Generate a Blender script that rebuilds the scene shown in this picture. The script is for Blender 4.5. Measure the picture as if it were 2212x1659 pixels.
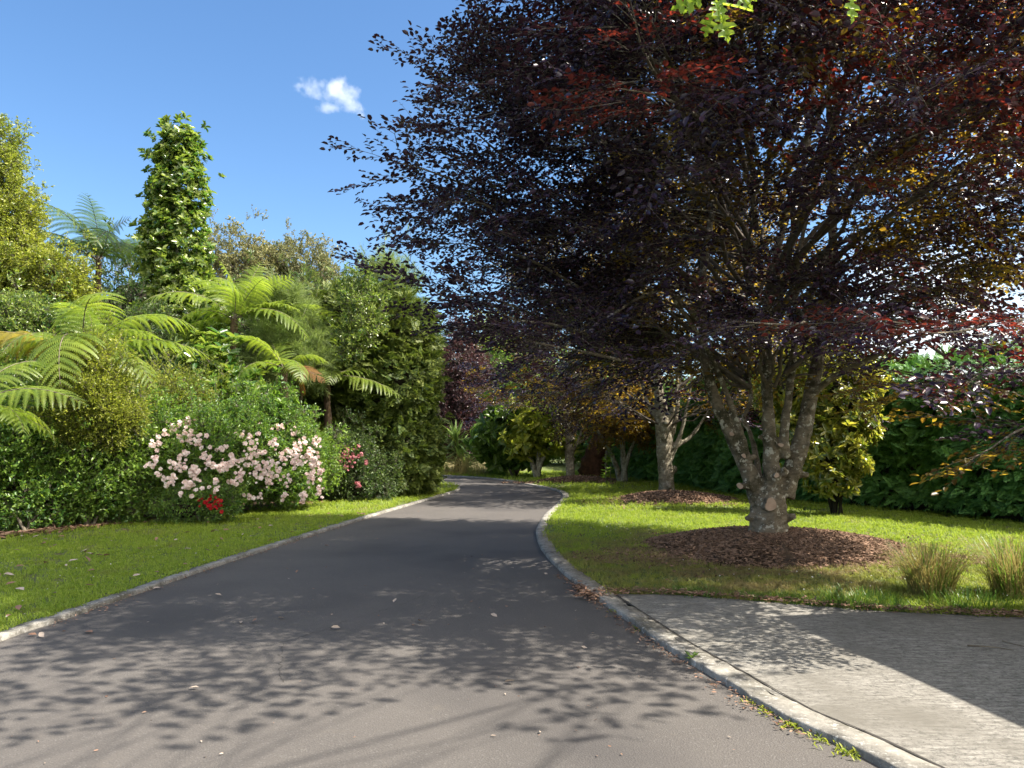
import bpy, math, random
import numpy as np
from math import sin, cos, pi, radians, tan, sqrt

for o in list(bpy.data.objects): bpy.data.objects.remove(o)
SC = bpy.context.scene
COL = SC.collection
rng = np.random.RandomState(7)
random.seed(7)

# ------------------------------------------------------------------ camera, sky, sun, exposure
F, CX, CY, EYE = 1661.0, 1106.0, 829.5, 1.6          # pixel frame used for measuring: 2212 x 1659
PITCH = math.atan(120.5 / F)
cam_d = bpy.data.cameras.new("camera"); cam = bpy.data.objects.new("camera", cam_d); COL.objects.link(cam)
cam.location = (0, 0, EYE); cam.rotation_euler = (pi / 2 + PITCH, 0, 0)
cam_d.sensor_width = 36.0; cam_d.lens = 36.0 * F / 2212.0
cam_d.clip_start = 0.05; cam_d.clip_end = 5000
SC.camera = cam

SUN_EL, SUN_AZ = radians(52), radians(-12)             # azimuth measured from +X towards +Y
SD = np.array([cos(SUN_EL) * cos(SUN_AZ), cos(SUN_EL) * sin(SUN_AZ), sin(SUN_EL)])
world = bpy.data.worlds.new("World"); SC.world = world; world.use_nodes = True
wn = world.node_tree; wn.nodes.clear()
sky = wn.nodes.new("ShaderNodeTexSky"); sky.sky_type = 'NISHITA'; sky.sun_disc = False
sky.sun_elevation = SUN_EL; sky.sun_rotation = pi / 2 - SUN_AZ
sky.altitude = 50; sky.air_density = 1.0; sky.dust_density = 0.6; sky.ozone_density = 3.0
bg = wn.nodes.new("ShaderNodeBackground"); bg.inputs[1].default_value = 0.09
wo = wn.nodes.new("ShaderNodeOutputWorld")
# bright cloud to the right, carried on unseen behind the camera as added fill; the sky ahead on the left is clear
wtc = wn.nodes.new("ShaderNodeTexCoord"); wdot = wn.nodes.new("ShaderNodeVectorMath"); wdot.operation = 'DOT_PRODUCT'
wdot.inputs[1].default_value = (0.86, -0.48, -0.08); wn.links.new(wtc.outputs["Generated"], wdot.inputs[0])
wnz = wn.nodes.new("ShaderNodeTexNoise"); wnz.inputs["Scale"].default_value = 2.6; wnz.inputs["Detail"].default_value = 7; wnz.inputs["Roughness"].default_value = .58
wn.links.new(wtc.outputs["Generated"], wnz.inputs["Vector"])
wad = wn.nodes.new("ShaderNodeMath"); wad.operation = 'MULTIPLY_ADD'; wad.inputs[1].default_value = .9; wn.links.new(wnz.outputs["Fac"], wad.inputs[0]); wn.links.new(wdot.outputs["Value"], wad.inputs[2])
wrp = wn.nodes.new("ShaderNodeValToRGB"); wrp.color_ramp.elements[0].position = .42; wrp.color_ramp.elements[1].position = .62; wn.links.new(wad.outputs[0], wrp.inputs[0])
wmx = wn.nodes.new("ShaderNodeMix"); wmx.data_type = 'RGBA'; wmx.inputs[7].default_value = (12.5, 12.0, 11.4, 1)
whs = wn.nodes.new("ShaderNodeHueSaturation"); whs.inputs["Saturation"].default_value = 1.15; wn.links.new(sky.outputs[0], whs.inputs["Color"])
wn.links.new(wrp.outputs[0], wmx.inputs[0]); wn.links.new(whs.outputs[0], wmx.inputs[6])
wn.links.new(wmx.outputs[2], bg.inputs[0]); wn.links.new(bg.outputs[0], wo.inputs[0])
sl = bpy.data.lights.new("sun", 'SUN'); sl.energy = 5.0; sl.angle = radians(0.53); sl.color = (1.0, 0.92, 0.80)
sun = bpy.data.objects.new("sun", sl); COL.objects.link(sun)
from mathutils import Vector, Matrix
sun.rotation_euler = Vector(SD).to_track_quat('Z', 'Y').to_euler(); sun.location = (20, 5, 25)
SC.view_settings.view_transform = 'Standard'; SC.view_settings.look = 'None'
SC.view_settings.gamma = 1.0; SC.view_settings.use_curve_mapping = False
SC.view_settings.exposure = 1.45
cy = SC.cycles
cy.max_bounces = 8; cy.diffuse_bounces = 4; cy.glossy_bounces = 2; cy.transmission_bounces = 4; cy.transparent_max_bounces = 4
cy.volume_bounces = 2; cy.caustics_reflective = False; cy.caustics_refractive = False
cy.use_denoising = True
try: cy.denoising_prefilter = 'ACCURATE'
except Exception: pass

# ------------------------------------------------------------------ measuring helpers
def ray(u, v):
    a, b = u - CX, CY - v
    return np.array([a, F * cos(PITCH) - b * sin(PITCH), F * sin(PITCH) + b * cos(PITCH)])
def G(u, v, z=0.0):
    """ground point seen at a measured position of the photograph"""
    d = ray(u, v); t = (z - EYE) / d[2]
    return np.array([d[0] * t, d[1] * t, z])
def at(u, v, y):
    d = ray(u, v); t = y / d[1]
    return np.array([d[0] * t, y, EYE + d[2] * t])
def unit(a):
    a = np.asarray(a, float); n = np.linalg.norm(a, axis=-1, keepdims=True); return a / np.maximum(n, 1e-9)
def lump(P, s=1.0, seed=0):
    """cheap smooth pseudo-noise in -1..1"""
    r = np.random.RandomState(seed); out = 0
    for k in range(5):
        d = unit(r.normal(size=3)) * s * (0.7 + 0.5 * k); out = out + np.sin(P @ d + r.uniform(0, 6.28)) / (1 + 0.4 * k)
    return out / 2.6

# ------------------------------------------------------------------ mesh builder
class MB:
    def __init__(s): s.V = []; s.L = []; s.C = []; s.M = []; s.T = []; s.n = 0
    def add(s, V, Fa, mat=0, tone=0.5):
        V = np.asarray(V, float).reshape(-1, 3); Fa = np.asarray(Fa, int)
        if Fa.ndim == 1: Fa = Fa[None]
        s.V.append(V); s.L.append((Fa + s.n).ravel()); s.C.append(np.full(len(Fa), Fa.shape[1]))
        s.M.append(np.full(len(Fa), mat) if np.isscalar(mat) else np.asarray(mat))
        s.T.append(np.full(len(V), tone) if np.isscalar(tone) else np.asarray(tone)); s.n += len(V)
    def arrays(s):
        return (np.concatenate(s.V), np.concatenate(s.L), np.concatenate(s.C), np.concatenate(s.M), np.concatenate(s.T))
    def tube(s, pts, rad, sides=8, mat=0, tone=0.5, cap=True, wob=0.0, seed=0):
        pts = np.asarray(pts, float); n = len(pts); rad = np.broadcast_to(np.asarray(rad, float), (n,))
        tan_ = np.gradient(pts, axis=0); tan_ = unit(tan_)
        ref = np.array([0, 0, 1.0]) if abs(tan_[0][2]) < 0.8 else np.array([1.0, 0, 0])
        u = unit(np.cross(tan_[0], ref)); V = []
        rr = np.random.RandomState(seed)
        ph = np.linspace(0, 2 * pi, sides, endpoint=False)
        for i in range(n):
            u = u - tan_[i] * (u @ tan_[i]); u = unit(u); w = np.cross(tan_[i], u)
            r = rad[i] * (1 + wob * rr.normal(size=sides)) if wob else np.full(sides, rad[i])
            V.append(pts[i] + (np.cos(ph) * r)[:, None] * u + (np.sin(ph) * r)[:, None] * w)
        V = np.concatenate(V); Fs = []
        i = np.arange(n - 1)[:, None] * sides; j = np.arange(sides)[None]; k = (j + 1) % sides
        Fs = np.stack([i + j, i + k, i + sides + k, i + sides + j], -1).reshape(-1, 4)
        s.add(V, Fs, mat, tone)
        if cap and sides > 3:
            s.add(V[:sides], np.arange(sides)[::-1], mat, tone); s.add(V[-sides:], np.arange(sides), mat, tone)
    def box(s, c, size, R=None, mat=0, tone=0.5):
        c = np.asarray(c, float); h = np.asarray(size, float) / 2
        V = np.array([[x, y, z] for z in (-1, 1) for y in (-1, 1) for x in (-1, 1)]) * h
        if R is not None: V = V @ np.asarray(R).T
        s.add(V + c, [[0, 2, 3, 1], [4, 5, 7, 6], [0, 1, 5, 4], [2, 6, 7, 3], [0, 4, 6, 2], [1, 3, 7, 5]], mat, tone)
    def scatter(s, tmpl, T, X, N, S, mat=None, tone=None, only=0):
        """stamp a template mesh: X = its axis, N = its normal; mat replaces material index `only`"""
        V, L, C, M, TT = tmpl; T = np.asarray(T, float); n = len(T)
        if n == 0: return
        X = unit(X); N = np.asarray(N, float); N = unit(N - X * (X * N).sum(-1, keepdims=True)); Y = np.cross(N, X)
        S = np.asarray(S, float)
        S3 = S[:, None] * np.ones(3) if S.ndim == 1 else S
        W = T[:, None] + (V[None, :, 0, None] * (X * S3[:, :1])[:, None] + V[None, :, 1, None] * (Y * S3[:, 1:2])[:, None] + V[None, :, 2, None] * (N * S3[:, 2:])[:, None])
        k = len(V)
        s.V.append(W.reshape(-1, 3)); s.L.append((L[None] + (np.arange(n) * k)[:, None] + s.n).ravel()); s.C.append(np.tile(C, n))
        m = np.tile(M, n)
        if mat is not None:
            mm = np.repeat(np.broadcast_to(np.asarray(mat), (n,)), len(M)); m = np.where(m == only, mm, m)
        s.M.append(m)
        t = np.tile(TT, n)
        if tone is not None: t = np.clip(t + np.repeat(np.broadcast_to(np.asarray(tone, float), (n,)), k), 0, 1)
        s.T.append(t); s.n += n * k
    def mesh(s, name, mats, origin=(0, 0, 0), smooth=True):
        V, L, C, M, T = s.arrays(); V = V - np.asarray(origin, float)
        me = bpy.data.meshes.new(name)
        me.vertices.add(len(V)); me.vertices.foreach_set("co", V.astype(np.float32).ravel())
        me.loops.add(len(L)); me.loops.foreach_set("vertex_index", L.astype(np.int32))
        me.polygons.add(len(C)); st = np.concatenate([[0], np.cumsum(C)[:-1]])
        me.polygons.foreach_set("loop_start", st.astype(np.int32))
        me.polygons.foreach_set("material_index", M.astype(np.int32))
        me.polygons.foreach_set("use_smooth", np.full(len(C), smooth))
        a = me.attributes.new("tone", 'FLOAT', 'POINT'); a.data.foreach_set("value", T.astype(np.float32))
        for m in mats: me.materials.append(m)
        me.update(calc_edges=True)
        return me
    def build(s, name, mats, parent=None, smooth=True):
        org = parent["_o"] if parent is not None and "_o" in parent else (0, 0, 0)
        me = s.mesh(name, mats, org, smooth)
        o = bpy.data.objects.new(name, me); COL.objects.link(o)
        if parent is not None: o.parent = parent; o["_o"] = list(org)
        return o

def tag(o, label, cat, group=None, kind=None):
    o["label"] = label; o["category"] = cat
    if group: o["group"] = group
    if kind: o["kind"] = kind
    return o
def thing(name, base, label, cat, group=None):
    o = bpy.data.objects.new(name, None); COL.objects.link(o); o.location = base; o.empty_display_size = 0.3
    o["_o"] = [float(x) for x in base]
    return tag(o, label, cat, group)
def struct(o, label, cat): return tag(o, label, cat, kind="structure")

# ------------------------------------------------------------------ materials
def newmat(name):
    m = bpy.data.materials.new(name); m.use_nodes = True; nt = m.node_tree; nt.nodes.clear()
    out = nt.nodes.new("ShaderNodeOutputMaterial"); return m, nt, out
def node(nt, typ, **kw):
    n = nt.nodes.new(typ)
    for k, v in kw.items():
        if k in n.inputs.keys(): n.inputs[k].default_value = v
        else: setattr(n, k, v)
    return n
def mixc(nt, fac, a, b, blend='MIX'):
    n = nt.nodes.new("ShaderNodeMix"); n.data_type = 'RGBA'; n.blend_type = blend
    for sock, val in ((n.inputs[0], fac), (n.inputs[6], a), (n.inputs[7], b)):
        if hasattr(val, "links"): nt.links.new(val, sock)
        elif isinstance(val, (int, float)): sock.default_value = val
        else: sock.default_value = (*val, 1)
    return n.outputs[2]
def noise(nt, scale, detail=4, rough=0.55, vec=None, dist=0.0):
    n = nt.nodes.new("ShaderNodeTexNoise"); n.inputs["Scale"].default_value = scale; n.inputs["Detail"].default_value = detail
    n.inputs["Roughness"].default_value = rough; n.inputs["Distortion"].default_value = dist
    if vec is not None: nt.links.new(vec, n.inputs["Vector"])
    return n.outputs["Fac"]
def ramp(nt, fac, a, b, ca=(0, 0, 0), cb=(1, 1, 1)):
    n = nt.nodes.new("ShaderNodeValToRGB"); n.color_ramp.elements[0].position = a; n.color_ramp.elements[1].position = b
    n.color_ramp.elements[0].color = (*ca, 1); n.color_ramp.elements[1].color = (*cb, 1)
    nt.links.new(fac, n.inputs[0]); return n.outputs[0]
def wpos(nt, scale=(1, 1, 1), rot=(0, 0, 0)):
    g = nt.nodes.new("ShaderNodeNewGeometry"); mp = nt.nodes.new("ShaderNodeMapping")
    mp.inputs["Scale"].default_value = scale; mp.inputs["Rotation"].default_value = rot
    nt.links.new(g.outputs["Position"], mp.inputs[0]); return mp.outputs[0]
def opos(nt, scale=(1, 1, 1)):
    g = nt.nodes.new("ShaderNodeTexCoord"); mp = nt.nodes.new("ShaderNodeMapping"); mp.inputs["Scale"].default_value = scale
    nt.links.new(g.outputs["Object"], mp.inputs[0]); return mp.outputs[0]
def bump(nt, h, strength, dist):
    b = nt.nodes.new("ShaderNodeBump"); b.inputs["Strength"].default_value = strength; b.inputs["Distance"].default_value = dist
    nt.links.new(h, b.inputs["Height"]); return b.outputs[0]
def tone_out(nt):
    a = nt.nodes.new("ShaderNodeAttribute"); a.attribute_name = "tone"; return a.outputs["Fac"]

def leaf_mat(name, c1, c2, t1, t2, fac=0.4, rough=0.45, spec=0.4, patch=None):
    """thin leaf: reflection c1..c2 and transmitted light t1..t2 picked per leaf"""
    m, nt, out = newmat(name); t = tone_out(nt)
    c = mixc(nt, t, c1, c2); tr = mixc(nt, t, t1, t2)
    if patch:
        w = wpos(nt); dv = nt.nodes.new("ShaderNodeVectorMath"); dv.operation = 'DISTANCE'; nt.links.new(w, dv.inputs[0]); dv.inputs[1].default_value = (2.6, 9.6, .05)
        wear = nt.nodes.new("ShaderNodeMapRange"); wear.inputs[1].default_value = .8; wear.inputs[2].default_value = 4.6; wear.inputs[3].default_value = .22; wear.inputs[4].default_value = -.10; nt.links.new(dv.outputs["Value"], wear.inputs[0])
        ad = nt.nodes.new("ShaderNodeMath"); ad.operation = 'ADD'; nt.links.new(noise(nt, patch[0] * 1.6, 5, 0.7, w), ad.inputs[0]); nt.links.new(wear.outputs[0], ad.inputs[1]); n = ramp(nt, ad.outputs[0], patch[1], patch[2])
        c = mixc(nt, n, c, patch[3]); tr = mixc(nt, n, tr, patch[4])
    p = node(nt, "ShaderNodeBsdfPrincipled", **{"Roughness": rough, "Specular IOR Level": spec}); nt.links.new(c, p.inputs["Base Color"])
    tl = nt.nodes.new("ShaderNodeBsdfTranslucent"); nt.links.new(tr, tl.inputs[0])
    mx = nt.nodes.new("ShaderNodeMixShader"); mx.inputs[0].default_value = fac
    nt.links.new(p.outputs[0], mx.inputs[1]); nt.links.new(tl.outputs[0], mx.inputs[2]); nt.links.new(mx.outputs[0], out.inputs[0])
    return m
def solid_mat(name, c1, c2, scale=6, rough=0.8, bstr=0.4, bdist=0.02, stretch=(1, 1, 1), spec=0.3, c3=None):
    m, nt, out = newmat(name); w = opos(nt, stretch)
    n = noise(nt, scale, 6, 0.6, w); c = mixc(nt, ramp(nt, n, 0.35, 0.65), c1, c2)
    if c3: c = mixc(nt, ramp(nt, noise(nt, scale * 0.35, 5, 0.65, w), 0.52, 0.62), c, c3)
    p = node(nt, "ShaderNodeBsdfPrincipled", **{"Roughness": rough, "Specular IOR Level": spec}); nt.links.new(c, p.inputs["Base Color"])
    nt.links.new(bump(nt, noise(nt, scale * 3, 6, 0.7, w), bstr, bdist), p.inputs["Normal"]); nt.links.new(p.outputs[0], out.inputs[0])
    return m

M_purple = leaf_mat("copper_beech_leaf", (.022, .018, .040), (.064, .042, .072), (.03, .007, .012), (.09, .018, .018), .3, .25, .65)
M_bronze = leaf_mat("beech_shade_leaf", (0.039, 0.031, 0.016), (0.091, 0.072, 0.018), (0.270, 0.135, 0.016), (0.675, 0.486, 0.041), .5, .38, .45)
M_red = leaf_mat("beech_young_leaf", (.050, .012, .016), (.14, .028, .024), (.12, .014, .012), (.38, .055, .03), .38, .35, .5)
M_twig = solid_mat("twig_bark", (.07, .055, .045), (.14, .12, .10), 12)
def bark_mat(name, a, b, c, lichen):
    m, nt, out = newmat(name); w = opos(nt, (1, 1, 2.6))
    n1 = noise(nt, 4.5, 8, .68, w, .6); col = mixc(nt, ramp(nt, n1, .36, .64), a, b)
    n2 = noise(nt, 2.2, 6, .7, opos(nt)); col = mixc(nt, ramp(nt, n2, .50, .62), col, c)
    n3 = noise(nt, 11, 6, .7, opos(nt)); col = mixc(nt, ramp(nt, n3, .55, .60), col, lichen)
    p = node(nt, "ShaderNodeBsdfPrincipled", **{"Roughness": .85, "Specular IOR Level": .25}); nt.links.new(col, p.inputs["Base Color"])
    nt.links.new(bump(nt, noise(nt, 16, 8, .7, opos(nt, (1, 1, 4))), .9, .03), p.inputs["Normal"]); nt.links.new(p.outputs[0], out.inputs[0]); return m
M_bark = bark_mat("beech_bark", (.115, .095, .068), (.27, .225, .165), (.05, .047, .026), (.46, .44, .37))
M_bark2 = bark_mat("weathered_bark", (.16, .14, .105), (.32, .28, .21), (.09, .08, .05), (.40, .38, .30))
M_cut = solid_mat("sawn_wood", (.34, .24, .18), (.42, .32, .25), 8, .8, .2, .005)
M_fernbark = solid_mat("fern_trunk", (.05, .035, .025), (.13, .085, .05), 14, .95, .9, .04, (1, 1, .3))
M_green = leaf_mat("green_leaf", (.05, .11, .025), (.16, .26, .045), (.14, .28, .025), (.36, .55, .06), .4, .35, .5)
M_yellowgreen = leaf_mat("yellow_green_leaf", (.11, .16, .025), (.34, .36, .05), (.25, .35, .03), (.55, .60, .05), .42, .35, .45)
M_glossy = leaf_mat("glossy_leaf", (.04, .10, .03), (.23, .28, .06), (.12, .28, .03), (.40, .52, .06), .35, .25, .7)
M_rosefol = leaf_mat("rose_leaf", (.05, .13, .03), (.20, .30, .05), (.18, .36, .03), (.42, .60, .06), .4, .35, .5)
M_conifer = leaf_mat("conifer_spray", (.045, .085, .020), (.20, .235, .045), (.08, .14, .018), (.28, .36, .04), .3, .5, .3)
M_hedge = leaf_mat("hedge_spray", (.075, .20, .06), (.19, .38, .09), (.10, .26, .04), (.30, .52, .07), .3, .45, .4)
M_pine = leaf_mat("soft_needles", (0.104, 0.156, 0.052), (0.229, 0.291, 0.094), (0.168, 0.269, 0.050), (0.420, 0.538, 0.101), .35, .5, .3)
M_fern = leaf_mat("fern_pinnule", (.09, .15, .025), (.21, .27, .04), (.24, .38, .03), (.50, .62, .06), .45, .4, .4)
M_fernold = leaf_mat("fern_golden", (0.143, 0.130, 0.026), (0.221, 0.182, 0.039), (0.360, 0.312, 0.036), (0.504, 0.408, 0.060), .45, .5, .3)
M_ferndead = leaf_mat("fern_dead", (.10, .05, .02), (.20, .10, .03), (.20, .09, .02), (.35, .17, .03), .3, .7, .2)
M_gum = leaf_mat("distant_leaf", (0.125, 0.146, 0.062), (0.291, 0.270, 0.114), (0.144, 0.180, 0.054), (0.360, 0.342, 0.108), .35, .5, .3)
M_dark = leaf_mat("dark_or_shaded_leaf", (.03, .065, .025), (.12, .17, .045), (.06, .14, .02), (.18, .28, .04), .35, .4, .45)
M_magnolia = leaf_mat("magnolia_leaf", (.09, .14, .030), (.36, .34, .075), (.28, .36, .03), (.68, .62, .07), .4, .25, .7)
M_plum = leaf_mat("plum_leaf", (.035, .018, .022), (.10, .050, .056), (.07, .016, .016), (.16, .05, .045), .3, .35, .5)
M_oak = leaf_mat("oak_leaf", (.09, .17, .015), (.13, .22, .02), (.40, .58, .04), (.55, .70, .06), .55, .4, .4)
M_yucca = leaf_mat("sword_leaf", (0.090, 0.150, 0.045), (0.180, 0.255, 0.075), (0.156, 0.260, 0.039), (0.325, 0.455, 0.078), .25, .35, .5)
M_yuccayel = leaf_mat("yellow_sword_leaf", (.22, .18, .03), (.30, .26, .05), (.3, .26, .03), (.4, .36, .06), .3, .4, .4)
M_straw = leaf_mat("dry_grass_blade", (0.182, 0.154, 0.056), (0.336, 0.280, 0.112), (0.286, 0.234, 0.065), (0.468, 0.390, 0.130), .35, .6, .2)
M_grass = leaf_mat("grass_blade", (.16, .235, .028), (.29, .35, .055), (.36, .52, .035), (.56, .66, .07), .45, .5, .3,
                   patch=(.7, .47, .74, (.24, .20, .085), (.32, .26, .10)))
M_weed = leaf_mat("weed_leaf", (.06, .13, .02), (.11, .20, .035), (.15, .30, .03), (.25, .40, .05), .4, .4, .4)
M_blush = leaf_mat("blush_petal", (.78, .62, .58), (.92, .86, .83), (.7, .42, .36), (.8, .62, .55), .35, .6, .2)
M_pink = leaf_mat("pink_petal", (.46, .14, .18), (.66, .34, .36), (.5, .16, .18), (.6, .32, .32), .35, .6, .2)
M_redp = leaf_mat("red_petal", (.36, .006, .012), (.5, .02, .03), (.4, .01, .015), (.5, .03, .03), .3, .5, .3)
M_white = leaf_mat("white_petal", (.75, .72, .68), (.82, .80, .78), (.7, .68, .62), (.8, .78, .74), .3, .6, .2)
M_blue = leaf_mat("blue_petal", (.12, .16, .45), (.22, .28, .6), (.15, .2, .5), (.25, .3, .6), .3, .6, .2)
M_litter = leaf_mat("dry_fallen_leaf", (.16, .085, .05), (.34, .21, .15), (.2, .1, .05), (.3, .18, .1), .15, .7, .3)
M_litterpale = leaf_mat("pale_fallen_leaf", (.34, .27, .21), (.50, .42, .35), (.3, .24, .18), (.4, .33, .26), .15, .7, .3)
M_chip = leaf_mat("bark_chip", (.085, .052, .034), (.32, .205, .14), (.01, .01, .01), (.02, .02, .01), .03, .85, .2)
M_core = solid_mat("shade_dark", (.012, .012, .007), (.03, .024, .014), 5, .95, .6, .05)  # near-black: inner shade put into the colour of solid cores
M_stem = solid_mat("stem_bark", (.09, .075, .055), (.20, .17, .13), 10, .9, .6, .01)
M_litbark = solid_mat("pale_lichen_bark", (.17, .17, .13), (.30, .30, .24), 14, .9, .6, .02, c3=(.10, .09, .06))

# ------------------------------------------------------------------ leaf and spray templates
def leaf_v(w=.6, fold=.10, curl=-.08, wide=.42):
    return np.array([[0, 0, 0], [.28, -w * wide, fold], [.68, -w * wide * .92, fold], [1, 0, curl], [.68, w * wide * .92, fold], [.28, w * wide, fold]])
LEAF_F = [[0, 1, 2, 3], [0, 3, 4, 5]]
def one_leaf(w=.6, fold=.1, curl=-.08):
    b = MB(); b.add(leaf_v(w, fold, curl), LEAF_F, 0, .0); return b.arrays()
def put_leaves(b, tm, P, A, N, S, r, spread=.5, mat=None):
    b.scatter(tm, np.array(P), np.array(A), np.array(N), np.array(S), mat=mat, tone=r.uniform(.5 - spread, .5 + spread, len(P)))

def tmpl_beech(seed, L=.95):
    r = np.random.RandomState(seed); b = MB(); P = []; A = []; N = []; S = []
    def twig(p, d, ln, rad, lev):
        n = max(3, int(ln / .05)); pts = []; q = np.array(p, float); dd = unit(d); side = 1
        for i in range(n + 1):
            pts.append(q.copy()); t = i / n
            if lev == 0 and i > 1 and i % 2 == 0 and t < .95:
                side = -side; a = side * radians(r.uniform(38, 58)); c, s_ = cos(a), sin(a)
                nd = np.array([dd[0] * c - dd[1] * s_, dd[0] * s_ + dd[1] * c, dd[2] + r.normal() * .10])
                twig(q, nd, ln * (.16 + .40 * (1 - t)) * r.uniform(.75, 1.2), rad * .6, 1)
            if lev == 1 and i > 0 or lev == 0 and t > .55:
                side2 = 1 if (i % 2) else -1
                a = side2 * radians(r.uniform(30, 65)) * (0.2 if i == n else 1); c, s_ = cos(a), sin(a)
                P.append(q + dd * .01); A.append([dd[0] * c - dd[1] * s_, dd[0] * s_ + dd[1] * c, r.normal() * .28 - .06])
                N.append([r.normal() * .5, r.normal() * .5, 1]); S.append(r.uniform(.056, .092))
            dd = unit(dd + np.array([r.normal() * .05, r.normal() * .10, r.normal() * .05 - .006])); q = q + dd * (ln / n)
        b.tube(pts[::2] if len(pts) > 5 else pts, np.linspace(rad, rad * .35, len(pts[::2] if len(pts) > 5 else pts)), 3, 3, .5, cap=False)
    twig([0, 0, 0], [1, 0, .04], L, .005, 0)
    put_leaves(b, one_leaf(.62), P, A, N, S, r, .5)
    return b.arrays()
def tmpl_tuft(seed, n=14, leaf=(.5, .1, -.1), size=(.7, 1.1), up=.5, stem=.35):
    """leaves round the end of a short stem that runs along X; unit size"""
    r = np.random.RandomState(seed); b = MB(); P = []; A = []; N = []; S = []
    for i in range(n):
        t = r.uniform(.15, 1); th = i * 2.4 + r.normal() * .3
        rad = np.array([0, cos(th), sin(th)]); d = rad + np.array([up * (.4 + t), 0, 0]) + r.normal(size=3) * .15
        P.append([t * stem, 0, 0] + rad * .01); A.append(d); N.append(np.array([1.0, 0, 0]) * 1.0 - rad * .4 + r.normal(size=3) * .25); S.append(r.uniform(*size) * .5)
    put_leaves(b, one_leaf(*leaf), P, A, N, S, r, .5)
    b.tube([[-.3, 0, 0], [stem, 0, 0]], [.012, .006], 3, 1, .5, cap=False)
    return b.arrays()
def tmpl_sprig(seed, n=26, L=1.0, leaf=(.5, .1, -.1), ls=.19):
    """a branching sprig of small leaves in a loose volume"""
    r = np.random.RandomState(seed); b = MB(); P = []; A = []; N = []; S = []
    for k in range(5):
        d = unit(np.array([1, r.normal() * .55, r.normal() * .55])); ln = L * r.uniform(.6, 1)
        b.tube([[0, 0, 0], d * ln], [.010, .004], 3, 1, .5, cap=False)
        for i in range(n // 5 + 1):
            t = r.uniform(.2, 1); P.append(d * ln * t); v = unit(d + r.normal(size=3) * .8); A.append(v); N.append(r.normal(size=3) + np.array([0.5, 0, .8])); S.append(ls * r.uniform(.7, 1.25))
    put_leaves(b, one_leaf(*leaf), P, A, N, S, r, .5); return b.arrays()
def tmpl_fan(seed, droop=.25, n=9, thick=.055):
    """flat conifer spray: feathered branchlets in a plane"""
    r = np.random.RandomState(seed); b = MB()
    def needle(p, d, ln, w, tone):
        d = unit(d); y = unit(np.cross([0, 0, 1], d)); p = np.array(p)
        V = [p, p + d * ln * .45 + y * w, p + d * ln + [0, 0, -droop * ln * .25], p + d * ln * .45 - y * w]
        b.add(V, [0, 3, 2, 1], 0, tone)
    for i in range(n):
        t = (i + .5) / n; p = np.array([t, 0, -droop * t * t]); ln = .55 * (1 - t * .75)
        for s in (-1, 1):
            tn = r.uniform(0, 1); a = radians(r.uniform(35, 60)) * s; d = np.array([cos(a), sin(a), -droop * t + r.normal() * .12])
            needle(p, d, ln, thick, tn)
            for q in (.35, .65):
                for s2 in (-1, 1):
                    a2 = a + s2 * radians(38); needle(p + d * ln * q, [cos(a2), sin(a2), d[2] + r.normal() * .1], ln * .38, thick * .7, tn)
    needle([.9, 0, -droop * .8], [1, 0, -droop], .3, thick, .6)
    return b.arrays()
def tmpl_needles(seed, n=46):
    r = np.random.RandomState(seed); b = MB()
    for i in range(n):
        t = r.uniform(0, .8); d = unit(np.array([.75, 0, 0]) + unit(r.normal(size=3)) * .75); y = unit(np.cross(d, r.normal(size=3))) * .012; p = np.array([t, 0, 0]); ln = r.uniform(.45, .8)
        b.add([p - y, p + y, p + d * ln + [0, 0, -.06]], [0, 1, 2], 0, r.uniform(0, 1))
    b.tube([[-.2, 0, 0], [.85, 0, 0]], [.015, .006], 3, 1, .5, cap=False); return b.arrays()
def tmpl_grass(seed, n=9, spread=.05, lean=.45, w=.004, hmin=.6):
    r = np.random.RandomState(seed); b = MB()
    for i in range(n):
        a = r.uniform(0, 6.28); q = r.uniform(0, 1) ** .5 * spread; p = np.array([0, cos(a) * q, sin(a) * q]); h = r.uniform(hmin, 1)
        th = r.uniform(0, 6.28); d = np.array([0, cos(th), sin(th)]); y = np.array([0, -sin(th), cos(th)]) * w; ln = lean * r.uniform(.3, 1.4)
        b.add([p - y, p + y, p + [h * .6, 0, 0] + d * ln * .3 * h + y * .7, p + [h * .6, 0, 0] + d * ln * .3 * h - y * .7, p + [h, 0, 0] + d * ln * h], [[0, 1, 2, 3]], 0, (tn := r.uniform(0, 1)))
        b.add([p + [h * .6, 0, 0] + d * ln * .3 * h + y * .7, p + [h * .6, 0, 0] + d * ln * .3 * h - y * .7, p + [h, 0, 0] + d * ln * h], [1, 0, 2], 0, tn)
    return b.arrays()
def tmpl_rose(seed):
    """a full double rose, X is its facing axis, diameter about 1"""
    r = np.random.RandomState(seed); b = MB()
    for ring, (n, rad, x, tilt, ps) in enumerate(((5, .24, -.02, .15, .34), (5, .16, .08, .5, .30), (4, .08, .15, .9, .24))):
        for k in range(n):
            th = 2 * pi * (k + .5 * ring) / n + r.normal() * .1; e = np.array([0, cos(th), sin(th)]); y = np.array([0, -sin(th), cos(th)])
            o = e * rad * .3 + np.array([x, 0, 0]); d = unit(e + np.array([tilt, 0, 0]))
            V = [o, o + d * ps * .6 - y * ps * .62 + [.03, 0, 0], o + d * ps * 1.1 - y * ps * .3, o + d * ps * 1.1 + y * ps * .3, o + d * ps * .6 + y * ps * .62 + [.03, 0, 0]]
            b.add(V, [[0, 1, 2, 3, 4]], 0, r.uniform(.1, .95))
    return b.arrays()
TB = [tmpl_beech(s) for s in (1, 2, 3, 4, 5, 6)]
T_tuft = [tmpl_tuft(s) for s in (1, 2, 3)]
T_big = [tmpl_tuft(s, 11, (.42, .08, -.12), (.8, 1.25), .35, .25) for s in (4, 5, 6)]
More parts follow.
